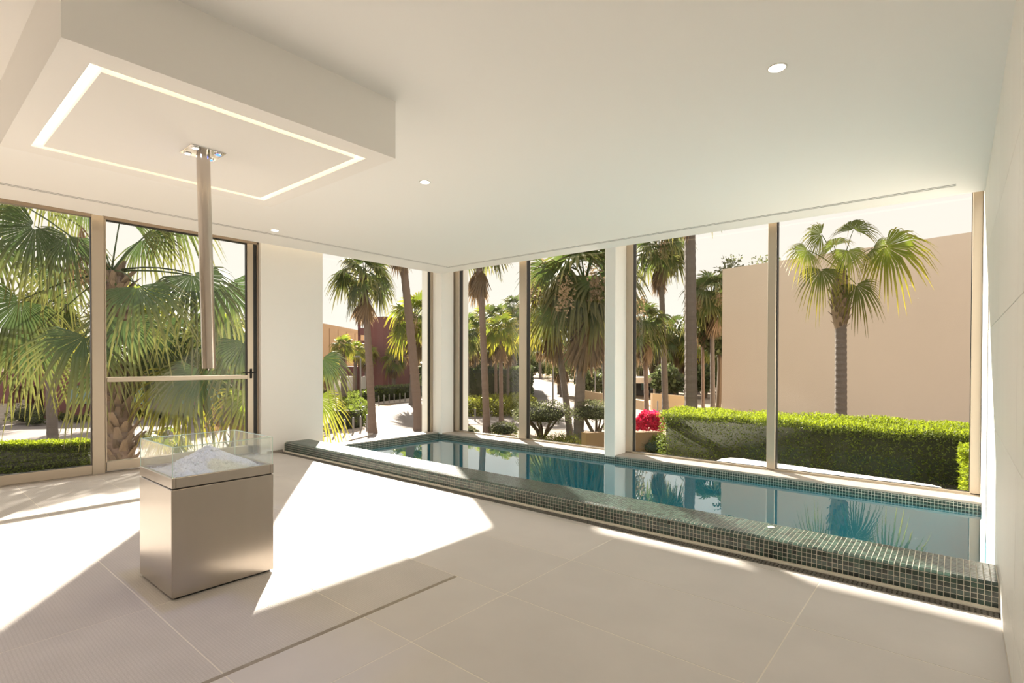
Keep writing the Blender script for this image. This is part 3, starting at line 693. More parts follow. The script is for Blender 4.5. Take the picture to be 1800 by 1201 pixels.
# ------------------------------------------------------------------ palms
def gen_frond(tip, R, pitch_, nseg=20, span=250, droop=.5, cup=.3, pleat=.03, seed=0, stalk=.018, split=.52, arch=.12, mat_=None, name='frond', roll=0):
    """one fan leaf in hub space at azimuth 0: stalk from the hub to tip=(x, z), blade of radius R pitched by pitch_"""
    r_ = np.random.default_rng(seed); ex, ez = tip; L = math.hypot(ex, ez)
    A = Vector((math.cos(pitch_), 0, math.sin(pitch_))); Nn = Vector((-math.sin(pitch_), 0, math.cos(pitch_))); Sd = Vector((0, 1, 0))
    q = Quaternion(A, roll); Sd = q @ Sd; Nn = q @ Nn
    T = Vector((ex, 0, ez)); mid = Vector((ex*.5-ez*.0, 0, ez*.5+arch*L))
    v = []; f = []; rad = []
    pts = []
    for k in range(6):
        t = k/5; pts.append((1-t)**2*Vector((0, 0, 0))+2*t*(1-t)*mid+t*t*T)
    mb = MB().tube(pts, [stalk*1.6, stalk*1.2, stalk, stalk*.9, stalk*.8, stalk*.7], 4, False); v += mb.v; f += mb.f; rad += [.2]*len(v)
    half = math.radians(span)/2
    def pt(th, rr, hgt, dr):
        fall = dr*droop*R*max(0, rr/R-.35)**2*1.6
        p = T+A*(rr*math.cos(th))+Sd*(rr*math.sin(th))+Nn*(hgt-cup*rr*abs(math.sin(th))*.5)
        return p-Vector((0, 0, 1))*fall
    for s in range(nseg):
        t0 = -half+2*half*s/nseg; t1 = -half+2*half*(s+1)/nseg; tm = (t0+t1)/2
        lenf = (.62+.38*math.cos(tm*.62))*r_.uniform(.86, 1.06); Rs = R*lenf; dr = r_.uniform(.7, 1.5)
        tw = r_.uniform(-.05, .05)
        n = len(v); rs = [.05*R, split*Rs, .78*Rs, Rs]; wd = [1, .97, .45, .04]
        for rr, w in zip(rs, wd):
            dd = dr*(.4 if rr < .6*Rs else 1)
            ph = pleat*R*(rr/R)
            for th, hg_ in ((tm-(tm-t0)*w, 0), (tm, ph*(1 if w > .5 else .3)), (tm+(t1-tm)*w, 0)):
                v.append(pt(th+tw*(rr/R if w < 1 else 0), rr, hg_, dd)); rad.append(rr/Rs)
        for k in range(3):
            for c in range(2): a_ = n+k*3+c; f.append((a_, a_+1, a_+4, a_+3))
    o = mesh_obj(name, v, f, mat_)
    at_ = o.data.attributes.new('rad', 'FLOAT', 'POINT'); at_.data.foreach_set('value', np.array(rad, np.float32))
    return o
PROTO = {}
def protos(key, mat_, elevs, **kw):
    out_ = []
    for i, (el, bp, dr) in enumerate(elevs):
        for s in range(2):
            e_ = math.radians(el)
            o = gen_frond((.5*math.cos(e_), .5*math.sin(e_)), .56, math.radians(bp), droop=dr, seed=i*7+s, mat_=mat_, stalk=.012, roll=(.45 if s else -.3) if el < 60 and key != 'dead' else 0, **kw)
            out_.append((el, o.data)); bpy.data.objects.remove(o)
    PROTO[key] = out_
EL = [(72, 62, .5), (52, 32, .75), (34, 2, .9), (16, -25, .9), (0, -48, .8), (-18, -64, .6), (-36, -76, .45)]
protos('green', m_frond, EL, nseg=18, split=.46); protos('yellow', m_frond_y, EL, nseg=18, split=.46)
protos('dead', m_frond_dead, [(-60, -84, .2), (-72, -87, .15), (-80, -89, .1)], nseg=9, span=100, cup=.6)
def pick(key, el):
    c = sorted(PROTO[key], key=lambda q: abs(q[0]-el))[:2]; return random.choice(c)[1]

def trunk_obj(parent, pts, r0, r1, m, rings=True, n=12, seg=None, name='trunk'):
    """ringed tapering trunk along a smooth curve through pts (in parent space)"""
    pts = [Vector(p) for p in pts]; Ltot = (pts[-1]-pts[0]).length; k = seg or max(8, int(Ltot/.16))
    P, Rr = [], []
    for i in range(k+1):
        t = i/k
        if len(pts) == 3: q = (1-t)**2*pts[0]+2*t*(1-t)*pts[1]+t*t*pts[2]
        else: q = pts[0].lerp(pts[-1], t)
        P.append(q); Rr.append((r0+(r1-r0)*t+.35*r0*max(0, 1-t*9)**2)*(1+(.05 if i % 2 else -.02) if rings else 1))
    return MB().tube(P, Rr, n).build(name, m, parent, not rings)

def palm(label, base, hub, tw, R, n=22, nd=10, style='green', bark=None, skirt=1.0, fl=0, lo=-40, group=None, el_top=75):
    bp = ground(*base); dep = depth_of(bp); hp_ = at(hub[0], hub[1], dep)
    o = empty('fan_palm', bp); tag(o, label, 'palm tree', group or 'fan palms along the street')
    h = hp_-bp; mid = h*.5+Vector((h.x*-.12, h.y*-.12, 0))
    trunk_obj(o, [(0, 0, -.05), mid, h], tw*.55, tw*.42, bark or m_bark)
    MB().tube([h-Vector((0, 0, .10*R)), h, h+Vector((0, 0, .14*R))], [tw*.45, tw*.62, tw*.2], 9).build('crown_shaft', m_boot, o)
    ga = 2.399
    for i in range(n):
        t = (i+.5)/n; el = el_top-(el_top-lo)*t**1.05+random.uniform(-8, 8); az = i*ga+random.uniform(-.25, .25)
        s = R*random.uniform(.85, 1.08)
        c = bpy.data.objects.new('frond', pick(style, el)); C.objects.link(c); c.parent = o
        c.matrix_local = Matrix.Translation(h+Vector((0, 0, R*.06*(1-t))))@Matrix.Rotation(az, 4, 'Z')@Matrix.Diagonal((s, s, s, 1))
    for i in range(nd):
        el = random.choice((-60, -72, -80)); az = i*ga*1.3
        s = R*skirt*random.uniform(.7, 1.1)
        c = bpy.data.objects.new('dead_frond', pick('dead', el)); C.objects.link(c); c.parent = o
        c.matrix_local = Matrix.Translation(h-Vector((0, 0, R*.08+random.random()*R*.1)))@Matrix.Rotation(az, 4, 'Z')@Matrix.Diagonal((s*.8, s*.8, s, 1))
    for i in range(fl):
        az = random.uniform(0, 2*PI); rr = R*random.uniform(.45, .85); P, N3 = ell_pts((0, 0, 0), (.13*R, .13*R, .26*R), 260, .7, .3, -1)
        c = cloud('blossom', [(P, N3)], .05*R, m_flower, None, parent=o)
        c.location = h+Vector((math.cos(az)*rr, math.sin(az)*rr, random.uniform(-.25, .2)*R))
    return o

# name of each palm by what one sees
palm('slim palm with a leaning trunk in the window left of the corner column', (655, 762), (640, 492), .30, 1.62, 26, 12, 'green', m_bark_r, 1.0)
palm('thick leaning palm trunk close to the left of the corner column, crown hidden above', (737, 757), (702, 408), .37, 1.5, 16, 8, 'green', m_bark_r, 1.1)
palm('bushy yellow green palm behind the thick leaning trunk', (724, 712), (728, 566), .34, 2.5, 26, 14, 'yellow', None, 1.0, 4)
palm('small bright palm with a stout trunk beside the curved hedge', (606, 726), (602, 612), .36, .95, 22, 6, 'yellow', None, .8)
palm('small pale palm just left of the maroon tower foot', (624, 700), (625, 618), .30, 1.15, 20, 6, 'yellow', None, .8)
palm('thin palm stem behind the drooping fronds beside the white column', (583, 742), (576, 650), .14, .9, 16, 5, 'yellow')
palm('low palm half hidden by the slim leaning trunk', (644, 694), (644, 626), .3, 1.4, 18, 6, 'yellow')
palm('pale palm with hanging dry leaves in front of the tan wall', (692, 694), (692, 636), .34, 1.6, 18, 10, 'yellow', None, .9, 2)
palm('dark stemmed small palm in front of the tan wall near the corner column', (707, 685), (708, 650), .3, 1.5, 18, 6, 'yellow')
palm('tall straight palm trunk in the pane right of the corner column, crown hidden above', (856, 768), (842, 446), .27, 1.5, 18, 16, 'green', m_bark_r, 1.15, lo=-25)
palm('slender palm at the left edge of the pane right of the corner column', (815, 742), (814, 598), .19, 1.05, 22, 16, 'green', m_bark_r, 1.0)
palm('slender palm in the middle of the low yellow shrubs', (881, 741), (880, 584), .20, 1.25, 26, 20, 'yellow', m_bark_r, 1.1, 2)
palm('slender palm just left of the slim window mullion', (901, 702), (903, 578), .24, 1.65, 24, 18, 'green', None, 1.0)
palm('taller palm showing above the others beside the slim window mullion', (908, 700), (902, 545), .24, 1.5, 20, 8, 'green', None, .8)
palm('palm behind the tall straight trunk with a thick dry skirt', (836, 705), (833, 592), .26, 1.7, 24, 20, 'green', None, 1.1)
palm('palm between the tall straight trunk and the yellow shrubs', (862, 704), (862, 600), .25, 1.75, 22, 18, 'yellow', None, 1.0, 2)
palm('narrow palm showing left of the tall straight trunk, above the grey shrubs', (822, 716), (822, 578), .2, 1.35, 20, 14, 'green', None, 1.0)
palm('narrow palm directly behind the tall straight trunk', (848, 709), (850, 562), .2, 1.5, 20, 14, 'yellow', None, 1.0)
palm('narrow palm just right of the tall straight trunk, crown above the skirted ones', (872, 713), (871, 562), .2, 1.35, 20, 14, 'green', m_bark_r, 1.0, 2)
palm('narrow palm with a tan skirt between two slender trunks near the mullion', (893, 716), (893, 606), .2, 1.3, 18, 16, 'yellow', None, 1.0)
palm('short palm far behind the parked car', (828, 690), (826, 628), .3, 1.7, 18, 12, 'green', None, .9)
o_last = palm('massive palm with a thick dry skirt left of the white window column', (1016, 781), (1028, 505), .36, 2.45, 30, 46, 'green', None, 1.05, 9, lo=-52)
FRONT_PALM = o_last
palm('dark trunked palm hiding behind the massive skirted palm', (1003, 773), (972, 548), .25, 1.8, 24, 14, 'yellow', m_bark, 1.0, 2, lo=-50)
palm('palm with a grey skirt touching the white window column', (1066, 757), (1058, 560), .20, 1.6, 20, 24, 'green', None, 1.0)
palm('solitary far palm with a long dry skirt standing on the road verge', (950, 667), (948, 604), .5, 2.6, 22, 22, 'green', None, 1.0)
palm('palm of the close pair beside the lamp post', (988, 698), (990, 628), .34, 1.9, 18, 24, 'green', None, 1.1)
palm('second palm of the close pair by the lamp post', (983, 694), (980, 634), .3, 1.7, 16, 18, 'green', None, 1.1)
palm('slim palm behind the red flowers right of the white window column', (1137, 738), (1133, 575), .24, 1.75, 26, 16, 'green', m_bark_r, 1.0, 2)
palm('dark slim palm whose crown meets the ceiling right of the white window column', (1170, 731), (1160, 442), .33, 2.1, 30, 18, 'green', m_bark, 1.0, 4)
palm('thick grey palm trunk rising out of view beside the beige wall', (1215, 778), (1212, 330), .44, 1.9, 18, 6, 'green', None, .9)
palm('palm with yellow hanging blossoms at the left edge of the beige wall', (1253, 740), (1251, 524), .24, 1.75, 30, 18, 'green', None, 1.0, 5)
palm('thin palm between the thick grey trunk and the beige wall', (1236, 735), (1235, 560), .17, 1.35, 22, 14, 'green', m_bark_r)
palm('slim palm outside the left window behind the hedge', (93, 782), (84, 560), .31, 1.4, 24, 8, 'green')
palm('thin palm stem behind the slim palm outside the left window', (99, 736), (97, 590), .3, 2.0, 22, 8, 'yellow')
palm('slim palm outside the glass door in front of the maroon building', (265, 737), (262, 560), .32, 2.2, 24, 8, 'yellow')
palm('far slim palm outside the glass door beside its right stile', (394, 733), (396, 600), .3, 2.0, 20, 8, 'yellow')
# far grove, alike and a few pixels each
ORD = 'first second third fourth fifth sixth seventh eighth ninth tenth eleventh twelfth thirteenth fourteenth fifteenth sixteenth seventeenth eighteenth'.split()
FAR = sorted([(1123, 688, 606), (1131, 692, 625), (1146, 690, 598), (1158, 694, 612), (1183, 692, 600), (1196, 690, 585), (1206, 690, 618), (1226, 694, 612), (1243, 690, 600), (1262, 692, 618), (1190, 678, 610), (1152, 680, 585)])
for i, (px, by, hy_) in enumerate(FAR):
    palm('dense far palm, %s from the left in the grove beside the beige wall' % ORD[i], (px, by), (px, hy_), .42, random.uniform(2.3, 3.0), 16, 10, 'green' if i % 3 else 'yellow', None, .9, group='far palm grove beside the beige wall')
for i, (px, by, hy_) in enumerate([(932, 664, 618), (940, 660, 625), (962, 660, 628), (972, 661, 622), (1040, 664, 612), (1052, 668, 600), (1075, 670, 610)]):
    palm('tiny far palm on the skyline behind the road end, %s from the left' % ORD[i], (px, by), (px, hy_), .5, 2.9, 14, 6, 'green', None, .9, group='skyline palms at the end of the road')

# ---- beige wall palm, close behind the hedge
def face_roll(p, az, bp, amount):
    """roll about the blade axis that turns the upper side of a fan towards the camera"""
    v = (EYE-p).normalized(); v = Vector((v.x*math.cos(az)+v.y*math.sin(az), -v.x*math.sin(az)+v.y*math.cos(az), v.z))
    N0 = Vector((-math.sin(bp), 0, math.cos(bp)))
    a = math.atan2(-v.y, v.dot(N0))
    if abs(a) > PI/2: a = math.atan2(v.y, -v.dot(N0))
    return a*amount
def hero(label, basept, hub, dep, fronds, tw, trunk_pts=None, mat_=m_frond_hero, boots=0, bark=None, nseg=30, bootscale=1.0):
    hp_ = at(hub[0], hub[1], dep); o = empty('fan_palm', basept); tag(o, label, 'palm tree', 'fan palms close to the room')
    h = hp_-Vector(basept)
    trunk_obj(o, [(0, 0, -.05), h*.5, h], tw*.52, tw*.46, bark or m_bark, n=16, seg=int(h.length/.07))
    for k, fr in enumerate(fronds):
        px, py, dd, R, bp = fr[:5]; dead = len(fr) > 5 and fr[5] == 'dead'; yel = len(fr) > 5 and fr[5] == 'yellow'
        d = at(px, py, dd)-hp_; az = math.atan2(d.y, d.x); hr = math.hypot(d.x, d.y)
        c = gen_frond((hr, d.z), R, math.radians(bp), nseg if not dead else 12, 215 if not dead else 110, .95 if not dead else .2, .3, .03, k*3+1, .014, .5, .10,
                      m_frond_dead if dead else (m_frond_y if yel else mat_), 'dead_frond' if dead else 'frond', roll=0 if dead else face_roll(hp_+d, az, math.radians(bp), fr[6] if len(fr) > 6 else .72)+random.uniform(-.12, .12))
        c.parent = o; c.location = h; c.rotation_euler = (0, 0, az)
    return o, h
def boots(o, pts, r, n, s, z0, z1, up=.5):
    """old leaf bases sticking out of the trunk"""
    bv = [(0, -.5, 0), (0, .5, 0), (.25, -.42, .5), (.25, .42, .5), (.75, -.22, 1), (.75, .22, 1), (.12, 0, .1), (.5, -.1, .6), (.5, .1, .6)]
    bf = [(0, 1, 3, 2), (2, 3, 5, 4), (0, 2, 7, 6), (1, 6, 8, 3), (2, 4, 7), (3, 8, 5), (4, 5, 8, 7), (6, 7, 8)]
    p0 = None
    for i in range(n):
        t = (i+.5)/n; zz = z0+(z1-z0)*t; q = zz/pts.z if pts.z else 0; c = pts*q; az = i*2.399+random.uniform(-.2, .2)
        k = s*random.uniform(.75, 1.25)
        if p0 is None: p0 = mesh_obj('leaf_base', bv, bf, m_boot, o); b = p0
        else: b = p0.copy(); C.objects.link(b)
        b.matrix_local = Matrix.Translation(c)@Matrix.Rotation(az, 4, 'Z')@Matrix.Translation((r*.85, 0, 0))@Matrix.Rotation(random.uniform(-.1, .35), 4, 'Y')@Matrix.Diagonal((k*.7, k*.55, k, 1))
bp = FRONT_PALM.location; hp_ = at(1028, 505, depth_of(bp))
for k, (px, py, dd, R_, bpi) in enumerate([(1018, 486, -1.1, 1.65, -72), (975, 545, -.8, 1.2, -55), (1052, 535, -.9, 1.2, -66), (962, 470, -.3, 1.2, -40)]):
    d = at(px, py, depth_of(bp)+dd)-hp_; az = math.atan2(d.y, d.x)
    c = gen_frond((math.hypot(d.x, d.y), d.z), R_, math.radians(bpi), 28, 200, .8, .3, .03, 90+k, .016, .5, .1, m_frond, 'frond', roll=face_roll(hp_+d, az, math.radians(bpi), .8))
    c.parent = FRONT_PALM; c.location = hp_-bp; c.rotation_euler = (0, 0, az)
bp = ground(1478, 849)
bd = depth_of(bp)
o, h = hero('fan palm with a few large green fans standing in front of the beige wall', bp, (1478, 478), bd, [
    (1420, 440, bd-.3, .66, -20), (1444, 412, bd+.4, .62, 15), (1466, 432, bd-.3, .62, 20), (1500, 404, bd+.2, .72, 55), (1490, 440, bd-.5, .62, -78),
    (1534, 436, bd+.5, .72, -5), (1556, 433, bd-.2, 1.15, -14), (1444, 474, bd-.4, .72, -66), (1505, 500, bd-.3, .74, -74)], .27, nseg=34, mat_=m_frond_y)
for zz_, rr_ in ((1.42, .14), (1.2, .19), (.98, .235), (.76, .225), (.54, .20), (.3, .16)):
    boots(o, h, rr_, 13, .15, h.z-zz_, h.z-zz_+.2)
MB().tube([h-Vector((0, 0, 1.5)), h-Vector((0, 0, 1.0)), h-Vector((0, 0, .5)), h], [.12, .21, .19, .12], 12).build('boot_mass', m_boot, o)
MB().tube([h*.985, h*1.0, h*1.05], [.12, .14, .05], 8).build('crown_shaft', m_frond_y, o)

# ---- big palm outside the door
D1 = 8.8
bp = at(216, 700, D1+.6); bp.z = GZ
o, h = hero('large fan palm with shaggy old leaf bases close outside the glass door', bp, (196, 478), D1+.6, [
    (242, 503, 8.1, .98, -38), (62, 398, 8.6, 1.0, -48), (36, 528, 8.6, 1.0, -62), (150, 590, 8.5, 1.05, -35), (338, 482, 8.8, 1.0, -55),
    (218, 560, 8.8, .95, -72), (275, 590, 9.6, 1.0, -66), (150, 352, 9.6, 1.0, 12), (214, 372, 9.3, 1.0, 30), (300, 380, 10.4, 1.0, -15), (86, 340, 10.6, 1.0, -5),
    (-20, 420, 9.2, 1.0, -45), (110, 470, 10.8, 1.0, -58), (300, 640, 9.8, 1.0, -78), (396, 500, 9.2, 1.0, -66), (14, 590, 10.4, 1.0, -74), (250, 420, 10.2, .95, -10),
    (60, 600, 9.8, 1.0, -70), (190, 640, 10.2, 1.0, -80), (10, 345, 9.4, .9, 0), (120, 415, 8.9, .8, -70), (330, 560, 10.8, 1.0, -72),
    (142, 398, 9.2, .7, -88, 'dead'), (158, 430, 9.3, .75, -86, 'dead'), (128, 450, 9.3, .6, -88, 'dead'), (205, 590, 9.2, .7, -86, 'dead'), (240, 620, 9.6, .7, -85, 'dead')], .44, bark=m_bark_r, nseg=34)
boots(o, h, .21, 230, .27, .4, h.z-.1)
# ---- second palm, half behind the white column
D2 = 9.6
bp = at(418, 700, D2); bp.z = GZ
o, h = hero('smaller fan palm with hanging yellow green fans half hidden by the white column', bp, (424, 668), D2, [
    (352, 652, 9.0, .95, -70), (322, 664, 9.4, .9, -74, 'yellow'), (566, 630, 9.1, .66, -55), (556, 700, 9.0, .66, -60, 'yellow'), (470, 590, 9.4, .9, 15), (404, 570, 9.6, .9, -30),
    (430, 600, 8.8, .9, -62), (520, 720, 9.2, .7, -66, 'yellow'), (440, 690, 9.0, .8, -84, 'yellow'), (375, 600, 10.2, .95, -40), (500, 620, 10.2, .9, -20), (405, 690, 9.2, .8, -84, 'dead'), (420, 700, 9.3, .7, -86, 'dead')], .30, mat_=m_frond_hero)
boots(o, h, .15, 60, .22, .6, h.z)
bp = at(292, 760, 10.5); 
yp = empty('small_palm', (bp.x, bp.y, GZ)); tag(yp, 'low yellow palm seedling behind the ice fountain outside the door', 'palm plant')
MB().tube([(0, 0, 0), (0, 0, bp.z-GZ-.1)], [.07, .05], 8).build('stem', m_bark, yp)
for k in range(9):
    c = bpy.data.objects.new('frond', pick('yellow', 50-k*9)); C.objects.link(c); c.parent = yp
    c.matrix_local = Matrix.Translation((0, 0, bp.z-GZ-.15))@Matrix.Rotation(k*2.4, 4, 'Z')@Matrix.Diagonal((.55, .55, .55, 1))

# ------------------------------------------------------------------ shrubs
bush(50, 746, 56, 36, m_olive, 'large round pale shrub outside the left window beside the stairs', n=900)
bush(63, 749, 28, 20, m_shrub, 'small round shrub in front of the large pale shrub', n=400)
bush(134, 744, 16, 14, m_shrub, 'small ball shrub beside the slim palm outside the left window', n=260)
bush(154, 742, 16, 18, m_shrub, 'ball shrub just left of the wide door mullion', n=260)
bush(114, 742, 22, 20, m_shrub_y, 'yellowish shrub below the teal windows of the maroon building', n=260)
bush(282, 738, 20, 24, m_shrub, 'round shrub right of the palm outside the glass door', n=300)
bush(242, 735, 16, 22, m_shrub_y, 'yellowish shrub left of the palm outside the glass door', n=300)
bush(270, 778, 44, 20, m_shrub_y, 'low yellowish plant on the paving behind the ice fountain', n=400)
bush(20, 744, 30, 10, m_shrub_y, 'low ground shrub at the foot of the stairs', n=250)
bush(330, 733, 60, 26, m_shrub, 'wide shrub under the maroon building outside the glass door', n=500)
for i, (px, by, w, h_, mm) in enumerate([(30, 690, 90, 60, m_shrub_y), (130, 690, 100, 80, m_shrub_y), (230, 690, 90, 66, m_shrub), (330, 690, 110, 84, m_shrub_y), (420, 690, 90, 60, m_shrub)]):
    bush(px, by, w, h_, mm, ['yellow green tree behind the maroon building near the stairs', 'tall yellow green tree behind the maroon building left of the mullion', 'green tree behind the maroon building and the large palm', 'broad yellow green tree behind the maroon building and the ice chute', 'green tree behind the maroon building by the door handle'][i], cat='tree', n=1600, name='background_tree', size=.55)
bush(858+27, 768, 56, 26, m_olive, 'low grey green bush outside the pane right of the corner column', n=1300)
bush(820, 768, 40, 18, m_olive, 'low grey green bush at the foot of the tall straight palm trunk', n=700)
bush(582, 694, 34, 20, m_shrub, 'dark round shrub behind the drooping fronds beside the white column', n=500)
bush(573, 698, 20, 18, m_shrub, 'smaller dark round shrub next to the white column', n=300)
bush(600, 742, 24, 22, m_shrub, 'rounded shrub at the stout trunk by the curved hedge', n=400)
def hedge_line(name, pix, hgt, wid, m, label, size, dens=120, cat='hedge'):
    Ps, Ns, cores = [], [], []
    for (p, q) in zip(pix[:-1], pix[1:]):
        a, b = ground(*p), ground(*q); L_ = (b-a).length; ang = math.atan2(b.y-a.y, b.x-a.x); ca, sa = math.cos(ang), math.sin(ang)
        P, Nn = box_pts((0, -wid/2, 0), (L_, wid/2, hgt), max(200, int(dens*L_)), 1.4, .12, .05)
        R3 = np.array([[ca, -sa, 0], [sa, ca, 0], [0, 0, 1]]); Ps.append(P@R3.T+np.array(a)); Ns.append(Nn@R3.T)
        V, F = core_box((.05, -wid/2+.12, 0), (L_-.05, wid/2-.12, hgt-.12)); cores.append((V@R3.T+np.array(a), F))
    return cloud(name, [(np.concatenate(Ps), np.concatenate(Ns))], size, m, label, cat, None, cores)
hedge_line('street_hedge', [(600, 756), (618, 752), (626, 738), (612, 722), (622, 712), (655, 706)], .95, 1.2, m_hedge, 'clipped hedge curving along the footpath left of the corner column', .16, 190)
hedge_line('street_hedge', [(655, 706), (690, 702), (742, 698), (800, 696)], 1.15, 1.2, m_shrub, 'row of dark clipped shrubs along the far side of the road bend', .2, 130)
hedge_line('street_hedge', [(845, 712), (880, 706), (912, 698), (914, 684)], 2.6, 2.5, m_dark, 'tall dark green hedge behind the yellow shrubs', .28, 90)
hedge_line('street_hedge', [(800, 702), (835, 700)], 1.3, 1.5, m_shrub, 'low green hedge in front of the parked car', .2, 120)
# yellow ground cover
P = []; 
for k in range(60):
    t = rng.random(); px = 800+t*128; by = rng.uniform(712, 733); g_ = ground(px, by); P.append(ell_pts((g_.x, g_.y, GZ+.35), (.75, .75, .55), 150, .3))
cloud('ground_cover', [(np.concatenate([a for a, _ in P]), np.concatenate([b for _, b in P]))], .19, m_shrub_y, 'spreading bed of yellow green shrubs between the palms', 'shrub bed')['kind'] = 'stuff'
P = []
for k in range(26):
    px = 850+rng.random()*190; g_ = ground(px, rng.uniform(781, 796)); P.append(ell_pts((g_.x, g_.y, GZ+.1), (.5, .5, .35), 200, .4))
cloud('grass_tufts', [(np.concatenate([a for a, _ in P]), np.concatenate([b for _, b in P]))], .13, m_shrub_y, 'low light green planting below the flat topped bushes', 'planting', asp=.2)['kind'] = 'stuff'
# flat topped umbrella bushes
def umbrella_bush(px, by, w, top, h, label, stems=5):
    p = ground(px, by); s = depth_of(p)/FOC; o = empty('clipped_tree', p); tag(o, label, 'clipped tree', 'flat topped clipped trees')
    H_ = (by-top)*s; rx = w*s/2; rz = h*s/2
    cs = [(0, 0)]+[(rx*.5*math.cos(a), rx*.5*math.sin(a)) for a in (0, 1.6, 3.1, 4.7)]
    cloud('crown', [ell_pts((cx_, cy2, H_-rz), (rx*.62, rx*.62, rz), 800, .3, .1) for cx_, cy2 in cs], 3.0*s, m_olive, None, cores=[core_ell((0, 0, H_-rz), (rx*.75, rx*.75, rz*.6))], parent=o)
    for k in range(stems):
        a = 2*PI*k/stems+px; e_ = Vector((math.cos(a)*rx*.55, math.sin(a)*rx*.55, H_-rz*1.3))
        MB().tube([(math.cos(a)*.05, math.sin(a)*.05, 0), (e_.x*.35+.05, e_.y*.35, e_.z*.5), e_], [.075, .055, .03], 6).build('branch', m_wood, o)
umbrella_bush(952, 779, 108, 705, 46, 'wide flat topped clipped tree with forked stems behind the mullion', 7)
umbrella_bush(1045, 783, 84, 704, 42, 'flat topped clipped tree next to the white window column', 5)
# red flowers
bush(1142, 772, 50, 36, m_red, 'magenta flowering bush beyond the left end of the big hedge', n=2200, lift=12, core=.3, size=.16, cat='flower bush', name='flowering_bush')
bush(1146, 798, 42, 26, m_dark, 'dark vine bush hanging below the magenta flowers', n=500, cat='flower bush', name='vine_bush')
bush(1075, 768, 30, 20, m_shrub, 'small pinkish flowering plant beside the white window column', n=300, cat='flower bush', name='flowering_bush', lift=8)
bush(1158, 798, 26, 30, m_shrub_y, 'yellow grassy tuft at the left end of the big hedge', n=500, size=.25)
# dark trees & shrubs beyond
def tree(px, by, top, w, m, label, n=1500, size=.5, group=None):
    p = ground(px, by); s = depth_of(p)/FOC; o = empty('background_tree', p); tag(o, label, 'tree', group)
    H_ = (by-top)*s; rx = w*s/2; rz = min(H_*.42, rx*1.1)
    MB().tube([(0, 0, 0), (.1, 0, H_*.5), (0, 0, H_-rz*.8)], [.16, .13, .08], 7).build('trunk', m_wood, o)
    cloud('crown', [ell_pts((random.uniform(-.4, .4)*rx, random.uniform(-.4, .4)*rx, H_-rz+random.uniform(-.3, .2)*rz), (rx*.75, rx*.75, rz*.8), n//3, .4, .2, -1) for _ in range(3)], size, m, None,
          cores=[core_ell((0, 0, H_-rz*1.05), (rx*.5, rx*.5, rz*.5))], parent=o)
for a in [(1262, 735, 560, 60, m_dark, 'dark tree trunked shrub against the left edge of the beige wall', 1500, .4), (1240, 700, 640, 60, m_dark, 'dark shrub mass behind the thick grey palm trunk', 1300, .5),
          (1185, 702, 640, 70, m_dark, 'dark shrubs behind the dark slim palm', 1200, .5), (1125, 692, 590, 40, m_dark, 'dark tree behind the slim palm right of the white column', 1200, .5),
          (1075, 690, 600, 70, m_dark, 'dark trees behind the grey skirted palm', 1400, .5), (1050, 700, 650, 80, m_shrub, 'green bank of shrubs beside the tan wall on the road', 1200, .4),
          (930, 664, 632, 60, m_dark, 'dark shrubs on the skyline at the road end', 900, .7), (975, 664, 636, 70, m_dark, 'dark shrubs on the skyline behind the lamp post', 900, .7),
          (1010, 672, 622, 60, m_shrub, 'green trees behind the massive skirted palm', 900, .6), (815, 694, 600, 60, m_dark, 'dark trees behind the parked car', 1200, .6), (860, 694, 610, 80, m_shrub, 'dark green trees behind the tall straight trunk', 1200, .6), (905, 690, 612, 60, m_dark, 'dark trees behind the slim mullion', 1200, .6),
          (760, 694, 610, 60, m_dark, 'dark trees behind the corner column', 1200, .6)]:
    tree(*a)
for i, px in enumerate((1285, 1320, 1352, 1400, 1425)):
    pass

# ------------------------------------------------------------------ buildings
def wall_prism(name, pa, pb, thick, zb, za_top, zb_top, m, parent=None):
    """upright wall between two ground points; its top may slope"""
    d = (pb-pa); d.z = 0; nrm = Vector((-d.y, d.x, 0)).normalized()
    if nrm.dot(FWD) < 0: nrm = -nrm
    q = nrm*thick
    v = [(pa.x, pa.y, zb), (pb.x, pb.y, zb), (pb.x+q.x, pb.y+q.y, zb), (pa.x+q.x, pa.y+q.y, zb), (pa.x, pa.y, za_top), (pb.x, pb.y, zb_top), (pb.x+q.x, pb.y+q.y, zb_top), (pa.x+q.x, pa.y+q.y, za_top)]
    return mesh_obj(name, v, [(3, 2, 1, 0), (4, 5, 6, 7), (0, 1, 5, 4), (1, 2, 6, 5), (2, 3, 7, 6), (3, 0, 4, 7)], m, parent)
bb = empty('beige_building'); tag(bb, 'blank beige rendered building behind the hedge and single palm', 'building')
A_ = at(1270, 475, 22.0); B_ = at(1710, 405.5, 15.6); zt = (A_.z+B_.z)/2; dirv = (B_-A_); E_ = A_+dirv*1.7
wall_prism('wall', A_, E_, 9, GZ-.2, zt, zt, m_beige, bb)
A3 = at(1432, 455, 20); 
# roof planting behind the parapet
for i, (px, w) in enumerate(((1286, 44), (1345, 66), (1410, 60), (1440, 40))):
    s = 25/FOC; c = at(px, 478-(px-1270)*.16-2, 24.5); zt_ = zt+.32; P = [ell_pts((c.x, c.y, zt_), (w*s*.5, w*s*.5, .6), 420, .5, .3, -.3)]
    cloud('roof_shrub', P, .14, m_olive, ['green roof shrub at the left corner of the beige building', 'green roof shrub left of the pool window mullion', 'green roof shrub behind the left fans of the single palm', 'green roof shrub behind the stem of the single palm'][i], 'shrub')

